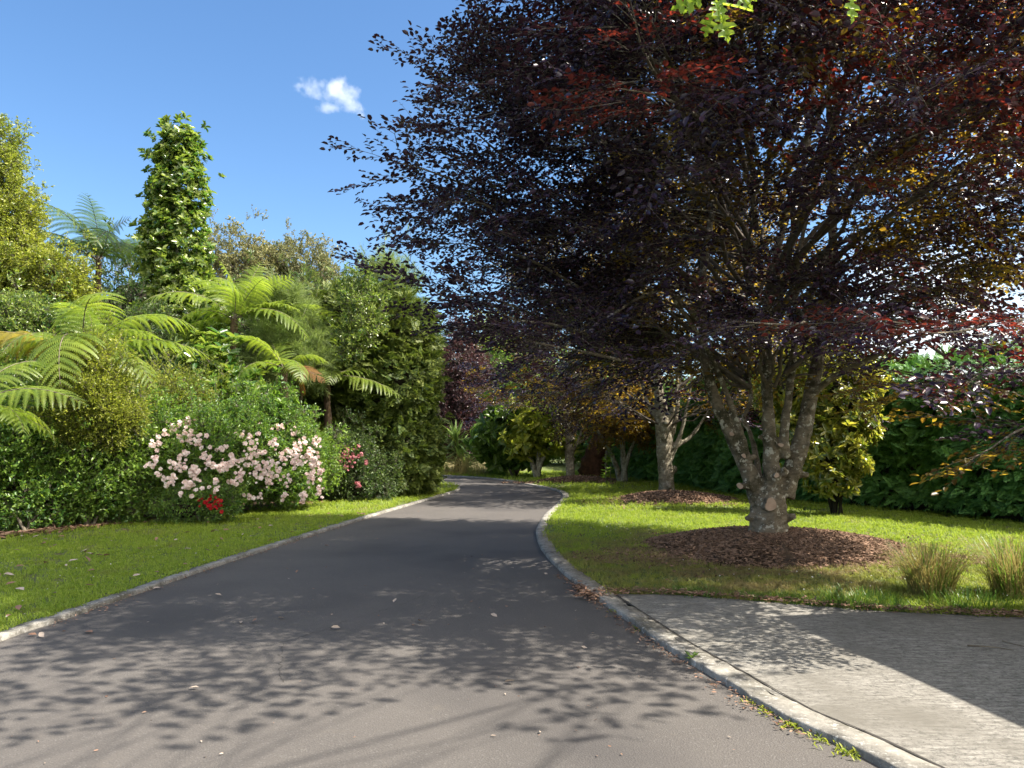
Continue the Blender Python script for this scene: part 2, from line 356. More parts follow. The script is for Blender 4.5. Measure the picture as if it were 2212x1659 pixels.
T_sprig = [tmpl_sprig(s) for s in (1, 2, 3, 4)]
T_fine = [tmpl_sprig(s, 44, 1.0, (.45, .1, 0), .13) for s in (5, 6, 7)]
T_fan = [tmpl_fan(s, .25, 11, .034) for s in (1, 2, 3)]
T_needle = [tmpl_needles(s) for s in (1, 2, 3)]
T_grass = [tmpl_grass(s) for s in (1, 2, 3, 4)]
T_rose = [tmpl_rose(s) for s in (1, 2, 3)]

def scatter_multi(b, tmpls, T, X, N, S, mat=None, tone=None, r=rng):
    k = r.randint(0, len(tmpls), len(T)); X = np.asarray(X, float); N = np.asarray(N, float); S = np.asarray(S, float)
    for i, tm in enumerate(tmpls):
        m = k == i
        b.scatter(tm, T[m], X[m], N[m], S[m], mat=None if mat is None else (mat if np.isscalar(mat) else mat[m]), tone=None if tone is None else (tone if np.isscalar(tone) else np.asarray(tone)[m]))

def blob_points(blobs, n, r, inner=.55, lumpy=.16, lump_s=2.2, seed=0):
    """points through the outer shell of a union of ellipsoids; returns points and outward directions"""
    c = np.array([b[0] for b in blobs], float); R = np.array([b[1] if np.ndim(b[1]) else [b[1]] * 3 for b in blobs], float)
    area = (R[:, 0] * R[:, 2] + R[:, 1] * R[:, 2] + R[:, 0] * R[:, 1]); area /= area.sum()
    P = []; D = []; got = 0
    while got < n:
        k = r.choice(len(blobs), n, p=area); d = unit(r.normal(size=(n, 3)))
        f = 1 - (1 - inner) * r.uniform(0, 1, n) ** 1.7
        p = c[k] + d * R[k] * f[:, None]
        p = p + d * R[k] * (lumpy * lump(p, lump_s, seed))[:, None]
        q = ((p[:, None] - c[None]) / R[None]); dist = np.sqrt((q ** 2).sum(-1)); dist[np.arange(n), k] = 9
        ok = (dist.min(1) > .72) & (p[:, 2] > .1); P.append(p[ok]); D.append(unit(d / R[k])[ok]); got += ok.sum()
        if len(P) > 40: break
    return np.concatenate(P)[:n], np.concatenate(D)[:n]

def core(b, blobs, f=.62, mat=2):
    """dark solid hull added inside a dense bush to block light"""
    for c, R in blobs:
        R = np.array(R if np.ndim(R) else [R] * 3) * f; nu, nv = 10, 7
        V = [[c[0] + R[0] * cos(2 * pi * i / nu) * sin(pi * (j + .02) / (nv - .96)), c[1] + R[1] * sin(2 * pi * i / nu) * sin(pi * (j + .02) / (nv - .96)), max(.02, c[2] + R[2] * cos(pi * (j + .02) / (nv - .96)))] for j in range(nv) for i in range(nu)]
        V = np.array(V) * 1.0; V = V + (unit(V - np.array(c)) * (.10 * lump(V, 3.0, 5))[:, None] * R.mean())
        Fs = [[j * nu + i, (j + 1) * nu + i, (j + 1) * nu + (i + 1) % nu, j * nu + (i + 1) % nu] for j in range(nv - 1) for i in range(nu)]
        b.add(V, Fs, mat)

def bush(name, base, blobs, tmpls, n, size, mat, label, cat, seed=0, up=.35, trunk=True, stems=None, inner=.5, lumpy=.16, dens_core=True, group=None, part='foliage', stem_mat=None, lump_s=2.2, jitter=.6, stem_r=.03, shingle=False, shoots=.07):
    r = np.random.RandomState(seed + 100); root = thing(name, base, label, cat, group)
    P, D = blob_points(blobs, n, r, inner, lumpy, lump_s, seed); b = MB()
    X = D + r.normal(size=P.shape) * jitter + np.array([0, 0, up]); N = np.array([0, 0, 1.0]) + D * .5 + r.normal(size=P.shape) * .4
    sh = r.uniform(0, 1, len(P)) < shoots; P = P + (D * .55 + np.array([0, 0, .75])) * (sh * r.uniform(.3, 1.9, len(P)) * size)[:, None]; X = X + np.array([0, 0, .9]) * sh[:, None]
    if shingle: X = D * .8 + r.normal(size=P.shape) * .65 + np.array([0, 0, .15]); N = D * .8 + np.array([0, 0, .8]) + r.normal(size=P.shape) * .5
    scatter_multi(b, tmpls, P, X, N, r.uniform(.6, 1.35, len(P)) * size, tone=np.clip(lump(P, 1.6, seed + 3) * .24 + r.normal(size=len(P)) * .16, -.45, .45), r=r)
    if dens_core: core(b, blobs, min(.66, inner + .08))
    fo = b.build(part, [mat, M_twig, M_core], root)
    if trunk:
        b = MB(); bs = np.array(base, float)
        for k, (c, R) in enumerate(blobs if stems is None else stems):
            c = np.array(c, float); q = bs + np.array([r.normal() * .06, r.normal() * .06, 0]); mid = (q + c) / 2 + np.array([(c - q)[0] * -.2, (c - q)[1] * -.2, (c - q)[2] * .1]) + r.normal(size=3) * .05
            ts = np.linspace(0, 1, 8)[:, None]; pts = (1 - ts) ** 2 * q + 2 * ts * (1 - ts) * mid + ts ** 2 * c
            b.tube(pts, np.linspace(stem_r, stem_r * .35, 8), 7, 0, wob=.08, seed=k)
        b.build('stem', [stem_mat or M_stem], root)
    return root

# ------------------------------------------------------------------ ground, road, kerbs, lawns, concrete
def spline(P, n=12):
    P = np.asarray(P, float); out = []
    Q = np.vstack([2 * P[0] - P[1], P, 2 * P[-1] - P[-2]])
    for i in range(1, len(Q) - 2):
        for t in np.linspace(0, 1, n, endpoint=False):
            out.append(.5 * ((2 * Q[i]) + (-Q[i - 1] + Q[i + 1]) * t + (2 * Q[i - 1] - 5 * Q[i] + 4 * Q[i + 1] - Q[i + 2]) * t * t + (-Q[i - 1] + 3 * Q[i] - 3 * Q[i + 1] + Q[i + 2]) * t ** 3))
    out.append(P[-1]); return np.array(out)
def g2(u, v): return G(u, v)[:2]
LEFT = spline([(-4.6, -8), (-4.35, -2), (-4.2, 3)] + [g2(u, v) for u, v in ((0, 1387), (125, 1345), (281, 1290), (555, 1196), (781, 1124), (864, 1099), (939, 1077), (985, 1063), (994, 1056), (983, 1049))] + [(-3.0, 28.3), (-5, 29.6), (-9, 31.3), (-16, 33)], 8)
RIGHT = spline([(3.2, -8), (2.9, -2), (2.35, 2)] + [g2(u, v) for u, v in ((1899, 1658), (1694, 1560), (1555, 1475), (1437, 1403), (1355, 1344), (1298, 1303), (1249, 1266), (1212, 1237), (1169, 1188), (1158, 1156), (1161, 1140), (1176, 1115), (1205, 1088), (1215, 1072), (1198, 1060), (1145, 1049), (1083, 1038))] + [(-1.6, 32.6), (-3.9, 34.6), (-9, 36.5), (-16, 38)], 8)
LAWN_Z = .038
def ngon(name, pts, z, mat, label, cat):
    b = MB(); p = np.asarray(pts, float); b.add(np.c_[p, np.full(len(p), z)], np.arange(len(p)), 0)
    return struct(b.build(name, [mat], None, False), label, cat)

m, nt, out = newmat("far_grass"); w = wpos(nt)
c = mixc(nt, noise(nt, .8, 6, .6, w), (.03, .055, .012), (.08, .11, .02))
p = node(nt, "ShaderNodeBsdfPrincipled", Roughness=.95); nt.links.new(c, p.inputs[0]); nt.links.new(p.outputs[0], out.inputs[0]); M_ground = m
b = MB(); b.add([[-600, -200, -.01], [600, -200, -.01], [600, 1200, -.01], [-600, 1200, -.01]], [0, 1, 2, 3]); struct(b.build("ground", [M_ground], None, False), "flat grassy ground reaching the horizon", "ground")

# asphalt
m, nt, out = newmat("asphalt"); w = wpos(nt)
vor = node(nt, "ShaderNodeTexVoronoi", Scale=95.0); nt.links.new(w, vor.inputs["Vector"])
fine = noise(nt, 160, 3, .7, w); med = noise(nt, 1.1, 5, .6, w)
c = mixc(nt, ramp(nt, med, .3, .7), (.062, .057, .054), (.086, .078, .072))
c = mixc(nt, ramp(nt, fine, .35, .75), c, (.115, .105, .096))
vr = node(nt, "ShaderNodeTexVoronoi", Scale=140.0); nt.links.new(w, vr.inputs["Vector"])
spk = nt.nodes.new("ShaderNodeSeparateColor"); nt.links.new(vr.outputs["Color"], spk.inputs[0])
c = mixc(nt, ramp(nt, spk.outputs[0], .93, .98), c, (.125, .118, .11))
c = mixc(nt, ramp(nt, noise(nt, .35, 3, .5, w), .5, .72), c, (.046, .043, .043)); c = mixc(nt, ramp(nt, noise(nt, 2.6, 6, .7, w), .60, .70), c, (.10, .09, .08))
p = node(nt, "ShaderNodeBsdfPrincipled", **{"Roughness": .82, "Specular IOR Level": .35}); nt.links.new(c, p.inputs[0])
nt.links.new(bump(nt, vor.outputs["Distance"], .45, .006), p.inputs["Normal"]); nt.links.new(p.outputs[0], out.inputs[0]); M_asphalt = m
road = ngon("road", np.vstack([LEFT, RIGHT[::-1]]), .004, M_asphalt, "dark asphalt driveway curving away to the left between stone kerbs", "driveway")
M_crackm = solid_mat("crack_dirt", (.03, .028, .026), (.06, .055, .05), 30, .95)
def crack(pts, seed):
    r = np.random.RandomState(seed); P = []
    pts = [np.array(g2(*q)) for q in pts]
    for a, c_ in zip(pts[:-1], pts[1:]):
        n = max(3, int(np.linalg.norm(c_ - a) / .035))
        for t in np.linspace(0, 1, n, endpoint=False): P.append(a + (c_ - a) * t + r.normal(size=2) * .010)
    P.append(pts[-1]); P = np.array(P); tn = unit(np.gradient(P, axis=0)); nn = np.c_[-tn[:, 1], tn[:, 0]]; wd = (np.abs(r.normal(size=len(P))) * .0013 + .0005)[:, None]
    V = np.vstack([np.c_[P + nn * wd, np.full(len(P), .0062)], np.c_[P - nn * wd, np.full(len(P), .0062)]]); n = len(P)
    b = MB(); b.add(V, [[i, i + n, i + n + 1, i + 1] for i in range(n - 1)]); o = b.build("crack", [M_crackm], road)
for i, q in enumerate([[(608, 1390), (606, 1450), (612, 1475)], [(600, 1390), (700, 1362), (740, 1345), (860, 1310), (920, 1285)]]): crack(q, i)

# kerb stone
m, nt, out = newmat("kerb_stone"); w = wpos(nt)
c = mixc(nt, ramp(nt, noise(nt, 5, 8, .7, w), .35, .65), (.13, .122, .108), (.34, .325, .29))
c = mixc(nt, ramp(nt, noise(nt, 2.2, 6, .7, w), .52, .66), c, (.10, .095, .075))
c = mixc(nt, ramp(nt, noise(nt, 26, 4, .7, w), .56, .66), c, (.42, .41, .38))
p = node(nt, "ShaderNodeBsdfPrincipled", **{"Roughness": .9, "Specular IOR Level": .25}); nt.links.new(c, p.inputs[0])
nt.links.new(bump(nt, noise(nt, 22, 8, .75, w), .9, .02), p.inputs["Normal"]); nt.links.new(p.outputs[0], out.inputs[0]); M_kerb = m
def resample(P, step):
    P = np.asarray(P, float); s = np.r_[0, np.cumsum(np.linalg.norm(np.diff(P, axis=0), axis=1))]; t = np.arange(0, s[-1], step)
    return np.c_[np.interp(t, s, P[:, 0]), np.interp(t, s, P[:, 1])]
def kerb(P, side, width, label, h=.048, seed=0, joint=0.9):
    """cast stone edging with worn edges and joints; side +1 = outside is to the right of travel"""
    r = np.random.RandomState(seed); P = resample(P, .07); tn = unit(np.gradient(P, axis=0)); nn = np.c_[tn[:, 1], -tn[:, 0]] * side; n = len(P); b = MB(); rows = []
    wdt = width if np.ndim(width) else np.full(n, width)
    if callable(width): wdt = np.array([width(q) for q in P])
    prof = [(0, -.005), (.004, h * .84), (.014, h * .97), (.05, h), (1, h * .98), (1.0, h * .3)]
    sdist = np.arange(n) * .07; jn = (np.mod(sdist, joint) < .07)
    wv = np.convolve(r.normal(size=n + 8), np.ones(9) / 9, 'valid') * .03
    for k, (o, z) in enumerate(prof):
        oo = (o if o < .06 else wdt * o); j = r.normal(size=n) * .0018 * (k > 0)
        zz = z - jn * (.010 if 1 <= k <= 4 else 0) + r.normal(size=n) * .0018 * (k > 0)
        q = P + nn * (np.broadcast_to(oo, (n,)) + j + wv * (1 if k else .5) * .4)[:, None]; rows.append(np.c_[q, zz])
    V = np.concatenate(rows); Fs = []
    for k in range(len(prof) - 1):
        i = np.arange(n - 1); f = np.stack([k * n + i, k * n + i + 1, (k + 1) * n + i + 1, (k + 1) * n + i], -1); Fs.append(f if side > 0 else f[:, ::-1])
    b.add(V, np.concatenate(Fs)); return struct(b.build("kerb", [M_kerb], None, True), label, "kerb")
kerb(LEFT, -1, lambda q: .125, "pale worn stone kerb along the lawn with fallen leaves", seed=1)
kerb(RIGHT, 1, lambda q: .20 if q[1] < 7.6 else (.20 if q[1] < 12 else .17), "mottled grey stone kerb bordering the concrete pad and the mulched lawn", seed=2, joint=1.3)

# lawns
m, nt, out = newmat("lawn_soil"); w = wpos(nt)
c = mixc(nt, ramp(nt, noise(nt, 9, 6, .7, w), .35, .65), (.07, .11, .02), (.14, .18, .04))
c = mixc(nt, ramp(nt, noise(nt, 1.1, 5, .7, w), .50, .72), c, (.17, .13, .065))
p = node(nt, "ShaderNodeBsdfPrincipled", Roughness=.95); nt.links.new(c, p.inputs[0]); nt.links.new(bump(nt, noise(nt, 40, 5, .8, w), 1.0, .03), p.inputs["Normal"]); nt.links.new(p.outputs[0], out.inputs[0]); M_lawn = m
def offset(P, side, d):
    tn = unit(np.gradient(P, axis=0)); return P + np.c_[tn[:, 1], -tn[:, 0]] * side * (np.array([d(q) if callable(d) else d for q in P]))[:, None]
LO = offset(LEFT, -1, .118); RO = offset(RIGHT, 1, lambda q: .19 if q[1] < 7.6 else (.192 if q[1] < 12 else .16))
BED = spline([(-9.5, 6), (-9.3, 9.5)] + [g2(u, v) for u, v in ((0, 1168), (150, 1150), (330, 1129), (520, 1109), (700, 1089), (800, 1080), (880, 1069))] + [(-4.3, 25.5), (-5.5, 28)], 6)
lawnL = ngon("lawn", np.vstack([LO, [(-60, 34), (-60, -8)]]), LAWN_Z, M_lawn, "shaded lawn strewn with dry leaves along the flower bed", "lawn")
EDGE = spline([g2(u, v) for u, v in ((1318, 1293), (1440, 1294), (1600, 1305), (1750, 1318), (1900, 1330), (2060, 1338), (2212, 1345))] + [(6.5, 6.6), (9, 6.7), (30, 6.9)], 5)
RO_f = RO[(RO[:, 1] > 7.85)]; RO_n = RO[RO[:, 1] <= 7.85]
k0 = np.argmax(RO[:, 1] > 7.85)
lawnR = ngon("lawn", np.vstack([RO[k0:], [(-60, 60), (60, 60), (60, 7.2)], EDGE[::-1] + [0, .02]]), LAWN_Z - .002, M_lawn, "sunlit lawn under the copper beeches in front of the hedge", "lawn")
# concrete pad
m, nt, out = newmat("broomed_concrete"); w = wpos(nt); wr = wpos(nt, (3.0, 15, 1), (0, 0, radians(-8)))
st = noise(nt, 2.2, 6, .75, wr); c = mixc(nt, ramp(nt, st, .36, .66), (.145, .135, .118), (.36, .345, .31))
c = mixc(nt, ramp(nt, noise(nt, 34, 6, .85, w), .48, .62), c, (.085, .082, .074))
c = mixc(nt, ramp(nt, noise(nt, .7, 4, .6, w), .5, .7), c, (.15, .14, .12))
p = node(nt, "ShaderNodeBsdfPrincipled", **{"Roughness": .88, "Specular IOR Level": .3}); nt.links.new(c, p.inputs[0])
nt.links.new(bump(nt, st, .9, .02), p.inputs["Normal"]); nt.links.new(p.outputs[0], out.inputs[0]); M_conc = m
pad = ngon("concrete_pad", np.vstack([RO_n - [.05, 0], [RO[k0]], EDGE, [(30, -8)]]), LAWN_Z + .0065, M_conc, "rough broomed concrete pad beside the asphalt drive", "concrete pad")

J = RO_n[RO_n[:, 1] > 1]; b = MB(); q = len(J); r = np.random.RandomState(8); jw = (.005 + np.abs(r.normal(size=q)) * .004)[:, None]; V = np.vstack([np.c_[J + [.004, 0] - jw * [1, 0], np.full(q, LAWN_Z + .0135)], np.c_[J + [.004, 0] + jw * [1, 0], np.full(q, LAWN_Z + .0135)]])
b.add(V, [[i, i + q, i + q + 1, i + 1] for i in range(q - 1)]); b.build("joint", [M_crackm], pad)

# garden bed soil and leaf litter
M_soil = solid_mat("bed_soil", (.03, .02, .012), (.09, .055, .03), 5, .95, 1, .05)
ngon("garden_bed", np.vstack([BED, [(-40, 40), (-40, 6)]]), LAWN_Z + .006, M_soil, "dark soil of the planted bed along the lawn", "garden bed")

# ------------------------------------------------------------------ house out of frame whose eave shades the pad
e1, e2 = np.array([.17, -.985]), np.array([.985, .17]); HE = 3.2
C0 = np.array([2.28, 6.94]) + HE / tan(SUN_EL) * np.array([cos(SUN_AZ), sin(SUN_AZ)])
house = thing("house", (*(C0 + .5 * e1 + .5 * e2), 0), "pale house beside the concrete pad casting a straight eave shadow", "house")
def quad_prism(b, o, a, c_, z0, z1):
    q = [o, o + a, o + a + c_, o + c_]; V = [[*k, z0] for k in q] + [[*k, z1] for k in q]
    b.add(V, [[0, 3, 2, 1], [4, 5, 6, 7], [0, 1, 5, 4], [1, 2, 6, 5], [2, 3, 7, 6], [3, 0, 4, 7]])
M_wall = solid_mat("painted_boards", (.52, .50, .45), (.58, .56, .5), 1, .7, .2, .01, (1, 1, 30)); M_roofm = solid_mat("roof_steel", (.09, .09, .095), (.12, .12, .125), 2, .5, .2, .01)
b = MB(); quad_prism(b, C0 + .5 * e1 + .5 * e2, e1 * 8, e2 * 8, 0, HE - .25); b.build("wall", [M_wall], house, False)
b = MB(); quad_prism(b, C0, e1 * 9, e2 * 9, HE - .2, HE); o4 = [C0, C0 + e1 * 9, C0 + e1 * 9 + e2 * 9, C0 + e2 * 9]
b.add([[*k, HE + .003] for k in o4] + [[*(C0 + e1 * 4.5 + e2 * 4.5), HE + 1.9]], [[0, 1, 4], [1, 2, 4], [2, 3, 4], [3, 0, 4]]); b.build("roof", [M_roofm], house, False)

# ------------------------------------------------------------------ copper beeches
def remesh(o, vox, smooth=4):
    md = o.modifiers.new("fuse", 'REMESH'); md.mode = 'VOXEL'; md.voxel_size = vox; md.use_smooth_shade = True
    sm = o.modifiers.new("soften", 'SMOOTH'); sm.iterations = smooth; sm.factor = .5
    tx = bpy.data.textures.new("bark_lumps", 'CLOUDS'); tx.noise_scale = .12; tx.noise_depth = 3
    dp = o.modifiers.new("lumps", 'DISPLACE'); dp.texture = tx; dp.strength = .035; dp.mid_level = .5; dp.texture_coords = 'LOCAL'

def beech_crown(base, env, nb, r, zlo, ztop, spray, per=26, stems=None, scale=1.0, red=None, bronze=None, fork=2.4):
    """boughs leave the stems, spread outwards in layers and carry flat leafy sprays; env(azimuth, height) -> reach"""
    b = MB(); base = np.asarray(base, float); PT = []; DX = []; DN = []; SZ = []; MT = []
    for k in range(nb):
        z = zlo + (ztop - zlo) * ((k + r.uniform(0, 1)) / nb) ** .92; az = r.uniform(0, 2 * pi) if k % 3 else (k * 2.399) % (2 * pi)
        R = env(az, z) * (r.uniform(.55, 1.06) if r.rand() < .45 else r.uniform(.85, 1.08)); d = np.array([cos(az), sin(az), 0]); side = np.array([-sin(az), cos(az), 0])
        z0 = max(fork, z - R * r.uniform(.25, .5)); p0 = base + [0, 0, z0] + d * min(.5, .12 * z0) * scale; p2 = base + d * R + [0, 0, z]; p1 = base + d * R * .5 + [0, 0, z0 * .35 + z * .65 + .25] + side * r.normal() * .35
        ts = np.linspace(0, 1, 9)[:, None]; pts = (1 - ts) ** 2 * p0 + 2 * ts * (1 - ts) * p1 + ts ** 2 * p2; pts[1:] += r.normal(size=(8, 3)) * .05
        b.tube(pts, np.linspace(.014 + .006 * R, .005, 9) * scale, 5, 3, .5, cap=False, seed=k)
        nsp = int(per * (R / 5.0) * r.uniform(.8, 1.2)) + 3
        for j in range(nsp):
            t = 1.0 if j == 0 else r.uniform(.22, 1) ** .8; q = (1 - t) ** 2 * p0 + 2 * t * (1 - t) * p1 + t ** 2 * p2; tg = unit(2 * (1 - t) * (p1 - p0) + 2 * t * (p2 - p1))
            sgn = r.choice([-1, 1]); a = radians(r.uniform(20, 62)) * sgn if j else r.normal() * .2; lat = r.uniform(.0, .55 + .22 * R * (1 - t)) * (j > 0)
            v = unit(tg * cos(a) + side * sin(a) + np.array([0, 0, r.normal() * .10])); pos = q + v * lat + [0, 0, r.normal() * .10 - .05 * lat]
            ou = unit(np.array([pos[0] - base[0], pos[1] - base[1], 0])); hang = r.uniform(0, 1) ** 1.3; v[2] = v[2] * .6 + r.normal() * .16 + .04 - .45 * hang; PT.append(pos); DX.append(v); DN.append([ou[0] * 1.1 * hang + r.normal() * .35, ou[1] * 1.1 * hang + r.normal() * .35, 1 - .35 * hang]); SZ.append(r.uniform(.75, 1.25) * spray)
            if lat > .5: b.tube([q, q * .4 + pos * .6 + [0, 0, .04], pos], [.008, .006, .004], 3, 4, .5, cap=False)
            rel = t * R + lat; inside = rel / max(R + .4, .1)
            MT.append((inside, rel, z, az, R))
    PT = np.array(PT); MT = np.array(MT); DX = np.array(DX); DN = np.array(DN); SZ = np.array(SZ)
    gp = PT - np.outer(PT[:, 2] / SD[2], SD); ok = lump(gp, 4.8, 17) < .42; PT, MT, DX, DN, SZ = PT[ok], MT[ok], DX[ok], DN[ok], SZ[ok]       # sprays dropped in columns along the sun, shaped to let dapples through
    mat = np.zeros(len(PT), int)
    pb = bronze(PT, MT) if bronze else np.zeros(len(PT)); mat[r.uniform(0, 1, len(PT)) < pb] = 1
    if red is not None: mat[red(PT, r)] = 2
    scatter_multi(b, TB, PT, np.array(DX), np.array(DN), np.array(SZ), mat=mat, tone=np.clip(r.normal(size=len(PT)) * .14, -.4, .4), r=r)
    return b
BEECH_M = [M_purple, M_bronze, M_red, M_twig, M_bark]

B1 = G(1660, 1166, .19); B1[2] = LAWN_Z
t1 = thing("beech_tree", B1, "big copper beech with a forked pale trunk on the nearest mulch mound", "tree", "copper beeches along the drive")
b = MB(); Y1 = B1[1]
def px(u, v, dy=0.0): return at(u, v, Y1 + dy)
bole = [(1663, 1185, 0, .40), (1662, 1160, 0, .37), (1660, 1130, 0, .345), (1660, 1100, 0, .355), (1662, 1072, 0, .33), (1668, 1050, 0, .24)]
stems = [bole,
  [(1640, 1085, 0, .26), (1622, 1030, 0, .22), (1598, 980, -.05, .185), (1568, 915, -.1, .16), (1540, 850, -.15, .14), (1524, 780, -.2, .125), (1516, 690, -.2, .115), (1518, 600, -.2, .10), (1535, 480, -.1, .085), (1560, 340, 0, .07), (1575, 180, 0, .05), (1580, 0, .1, .035)],
  [(1622, 1040, -.05, .14), (1606, 960, -.12, .10), (1590, 905, -.15, .085), (1570, 850, -.15, .075), (1540, 780, -.3, .065), (1500, 710, -.5, .06), (1455, 645, -.8, .05)],
  [(1668, 1080, -.05, .25), (1667, 1020, -.1, .22), (1663, 950, -.12, .175), (1658, 880, -.15, .145), (1655, 780, -.1, .13), (1660, 650, 0, .115), (1690, 500, .1, .095), (1745, 320, .2, .075), (1760, 120, .3, .05)],
  [(1642, 1060, .1, .11), (1634, 990, .2, .075), (1620, 935, .25, .065), (1606, 905, .25, .06), (1622, 860, .25, .055), (1616, 800, .3, .05), (1622, 740, .3, .045), (1612, 640, .3, .04)],
  [(1640, 1062, -.05, .13), (1618, 1052, -.12, .085), (1600, 1050, -.17, .07)],
  [(1690, 1070, 0, .27), (1716, 1000, 0, .23), (1736, 930, 0, .205), (1750, 860, .05, .185), (1766, 780, .1, .165), (1784, 680, .15, .145), (1796, 560, .25, .12), (1800, 400, .35, .095), (1790, 220, .5, .07), (1800, 20, .6, .04)],
  [(1695, 990, -.12, .14), (1694, 930, -.15, .115), (1702, 870, -.15, .105), (1712, 790, -.15, .095), (1718, 690, -.1, .08), (1726, 560, -.1, .07), (1755, 400, 0, .05)],
  [(1757, 850, 0, .10), (1800, 815, -.2, .085), (1860, 785, -.6, .07), (1940, 745, -1.2, .055), (2040, 700, -2.2, .035)],
  [(1520, 640, -.2, .075), (1480, 618, -.4, .06), (1420, 628, -.9, .052), (1360, 655, -1.4, .042), (1300, 700, -2.0, .03)],
  [(1517, 700, -.2, .075), (1470, 650, -.2, .05), (1430, 600, -.3, .04), (1390, 520, -.4, .03)]]
for k, s_ in enumerate(stems):
    P = np.array([px(u, v, dy) for u, v, dy, _ in s_]); R_ = np.array([q[3] for q in s_]); P[:, 1] += 0
    tt = np.linspace(0, len(P) - 1, (len(P) - 1) * 4 + 1); Ps = spline(P, 4); Rs = np.interp(tt, np.arange(len(P)), R_)
    b.tube(Ps, Rs * (.72 if k == 0 else .56), 14, 0, wob=.05, seed=k)
# root flare and burrs
for a in np.linspace(0, 2 * pi, 6, endpoint=False):
    b.tube([B1 + [cos(a) * .14, sin(a) * .14, .5], B1 + [cos(a) * .20, sin(a) * .20, .2], B1 + [cos(a) * .33, sin(a) * .33, -.05]], [.10, .10, .08], 8)
def burr(bb, c, r_, seed):
    rr = np.random.RandomState(seed)
    for k in range(3): q = c + rr.normal(size=3) * r_ * .35; bb.tube([q - [0, 0, r_ * .7], q - [0, 0, r_ * .3], q + [0, 0, r_ * .3], q + [0, 0, r_ * .7]], [r_ * .45, r_ * .9, r_ * .9, r_ * .4], 8)
for i, (u, v, dy, r_) in enumerate([(1606, 1048, -.08, .055), (1620, 1112, -.05, .06), (1704, 1112, -.05, .065), (1735, 1025, -.02, .06), (1690, 965, -.18, .05), (1742, 965, -.1, .05), (1625, 990, -.1, .045), (1640, 945, -.1, .04), (1695, 1020, -.22, .05)]): burr(b, px(u, v, dy), r_, i)
tr = b.build("trunk", [M_bark], t1); remesh(tr, .019)
def scar(root, u, v, y, r_, nrm=(0, -1, .1)):
    c = at(u, v, y); n = unit(np.array(nrm)); x = unit(np.cross([0, 0, 1], n)); z = np.cross(n, x); bb = MB(); ph = np.linspace(0, 2 * pi, 16, endpoint=False)
    rr = r_ * (1 + .16 * np.sin(ph * 2 + u) + .09 * np.sin(ph * 3 + v)); ring = c + (np.cos(ph) * rr)[:, None] * x + (np.sin(ph) * rr * .85)[:, None] * z
    V = np.vstack([ring + n * .02, ring * 1 - n * .20]); bb.add(V[:16], np.arange(16), 0); bb.add(V, [[i, i + 16, (i + 1) % 16 + 16, (i + 1) % 16] for i in range(16)], 1)
    bb.tube(np.vstack([ring, ring[:2]]) + n * .004, np.full(18, r_ * .13), 6, 1, cap=False, wob=.15)
    return bb.build("cut_scar", [M_cut, M_bark], root)
scar(tr, 1664, 1090, Y1 - .280, .092, (.15, -1, .1)); scar(tr, 1677, 1027, Y1 - .30, .036); scar(tr, 1599, 1050, Y1 - .225, .042, (-.5, -1, 0)); scar(tr, 1580, 938, Y1 - .19, .032, (-.1, -1, .1)); scar(tr, 1686, 962, Y1 - .27, .035, (0, -1, .3)); scar(tr, 1606, 985, Y1 - .20, .032)

def env1(az, z):
    h = np.interp(z, [2.2, 3.0, 3.8, 5.0, 6.5, 8.5], [1.8, 2.6, 3.5, 4.2, 4.1, 3.1])
    wn_ = max(0, cos(az - radians(225)))
    top = np.interp(z, [8.5, 9.6, 11.0, 12.8], [3.1, 3.3 + 1.2 * wn_, 2.6 + .9 * wn_, .9])  # crown above the view, its reach shaped to shade the left lawn
    h = np.where(z < 8.5, h, top)
    b_ = np.interp(z, [2.6, 3.0, 5.0, 8.0, 12, 15.5], [.3, 1.6, 2.6, 3.0, 2.4, .8])     # thin on the side away from the drive
    k = np.clip((sin(az) + .15) / .5, 0, 1) * np.clip(.5 + 1.2 * cos(az - radians(55)), 0, 1)
    near = max(0, cos(az - radians(268))); lo = np.interp(z, [2.2, 3.5, 4.6, 9, 11], [-.9, -.3, 1.1, 2.0, 1.2])
    return float((h + 1.3 * lo * near ** 5) * (1 - k) + b_ * k)
def red1(P, r):
    d = np.linalg.norm(P[:, :2] - B1[:2], axis=1)
    near = (P[:, 1] < 7.6) & (P[:, 2] > 3.9) & (lump(P, 1.1, 4) > .10) & (P[:, 0] > .6)
    right = (P[:, 0] > 3.2) & (P[:, 1] < 9.5) & (lump(P, 1.0, 9) > .25)
    top = (P[:, 2] > 7) & (lump(P, .9, 2) > .4)
    return (near | right | top) & (r.uniform(0, 1, len(P)) < .6)
def bronze1(P, Mt):
    a = np.clip((.62 - Mt[:, 0]) / .3, 0, 1) * .6; back = np.clip((P[:, 1] - B1[1] - .5) / 2.5, 0, 1) * .7; rt = np.clip((P[:, 0] - B1[0] - 1) / 3, 0, 1) * .45
    low = np.clip((3.4 - P[:, 2]) / 1.2, 0, 1) * .3
    return np.clip(np.maximum(np.maximum(a, back), rt) + low * .5, .02, .85) * np.clip((P[:, 0] - .2) / 2.2, .12, 1)
cr = beech_crown(B1, env1, 225, np.random.RandomState(11), 2.5, 12.6, 1.0, 34, red=red1, bronze=bronze1, fork=2.3)
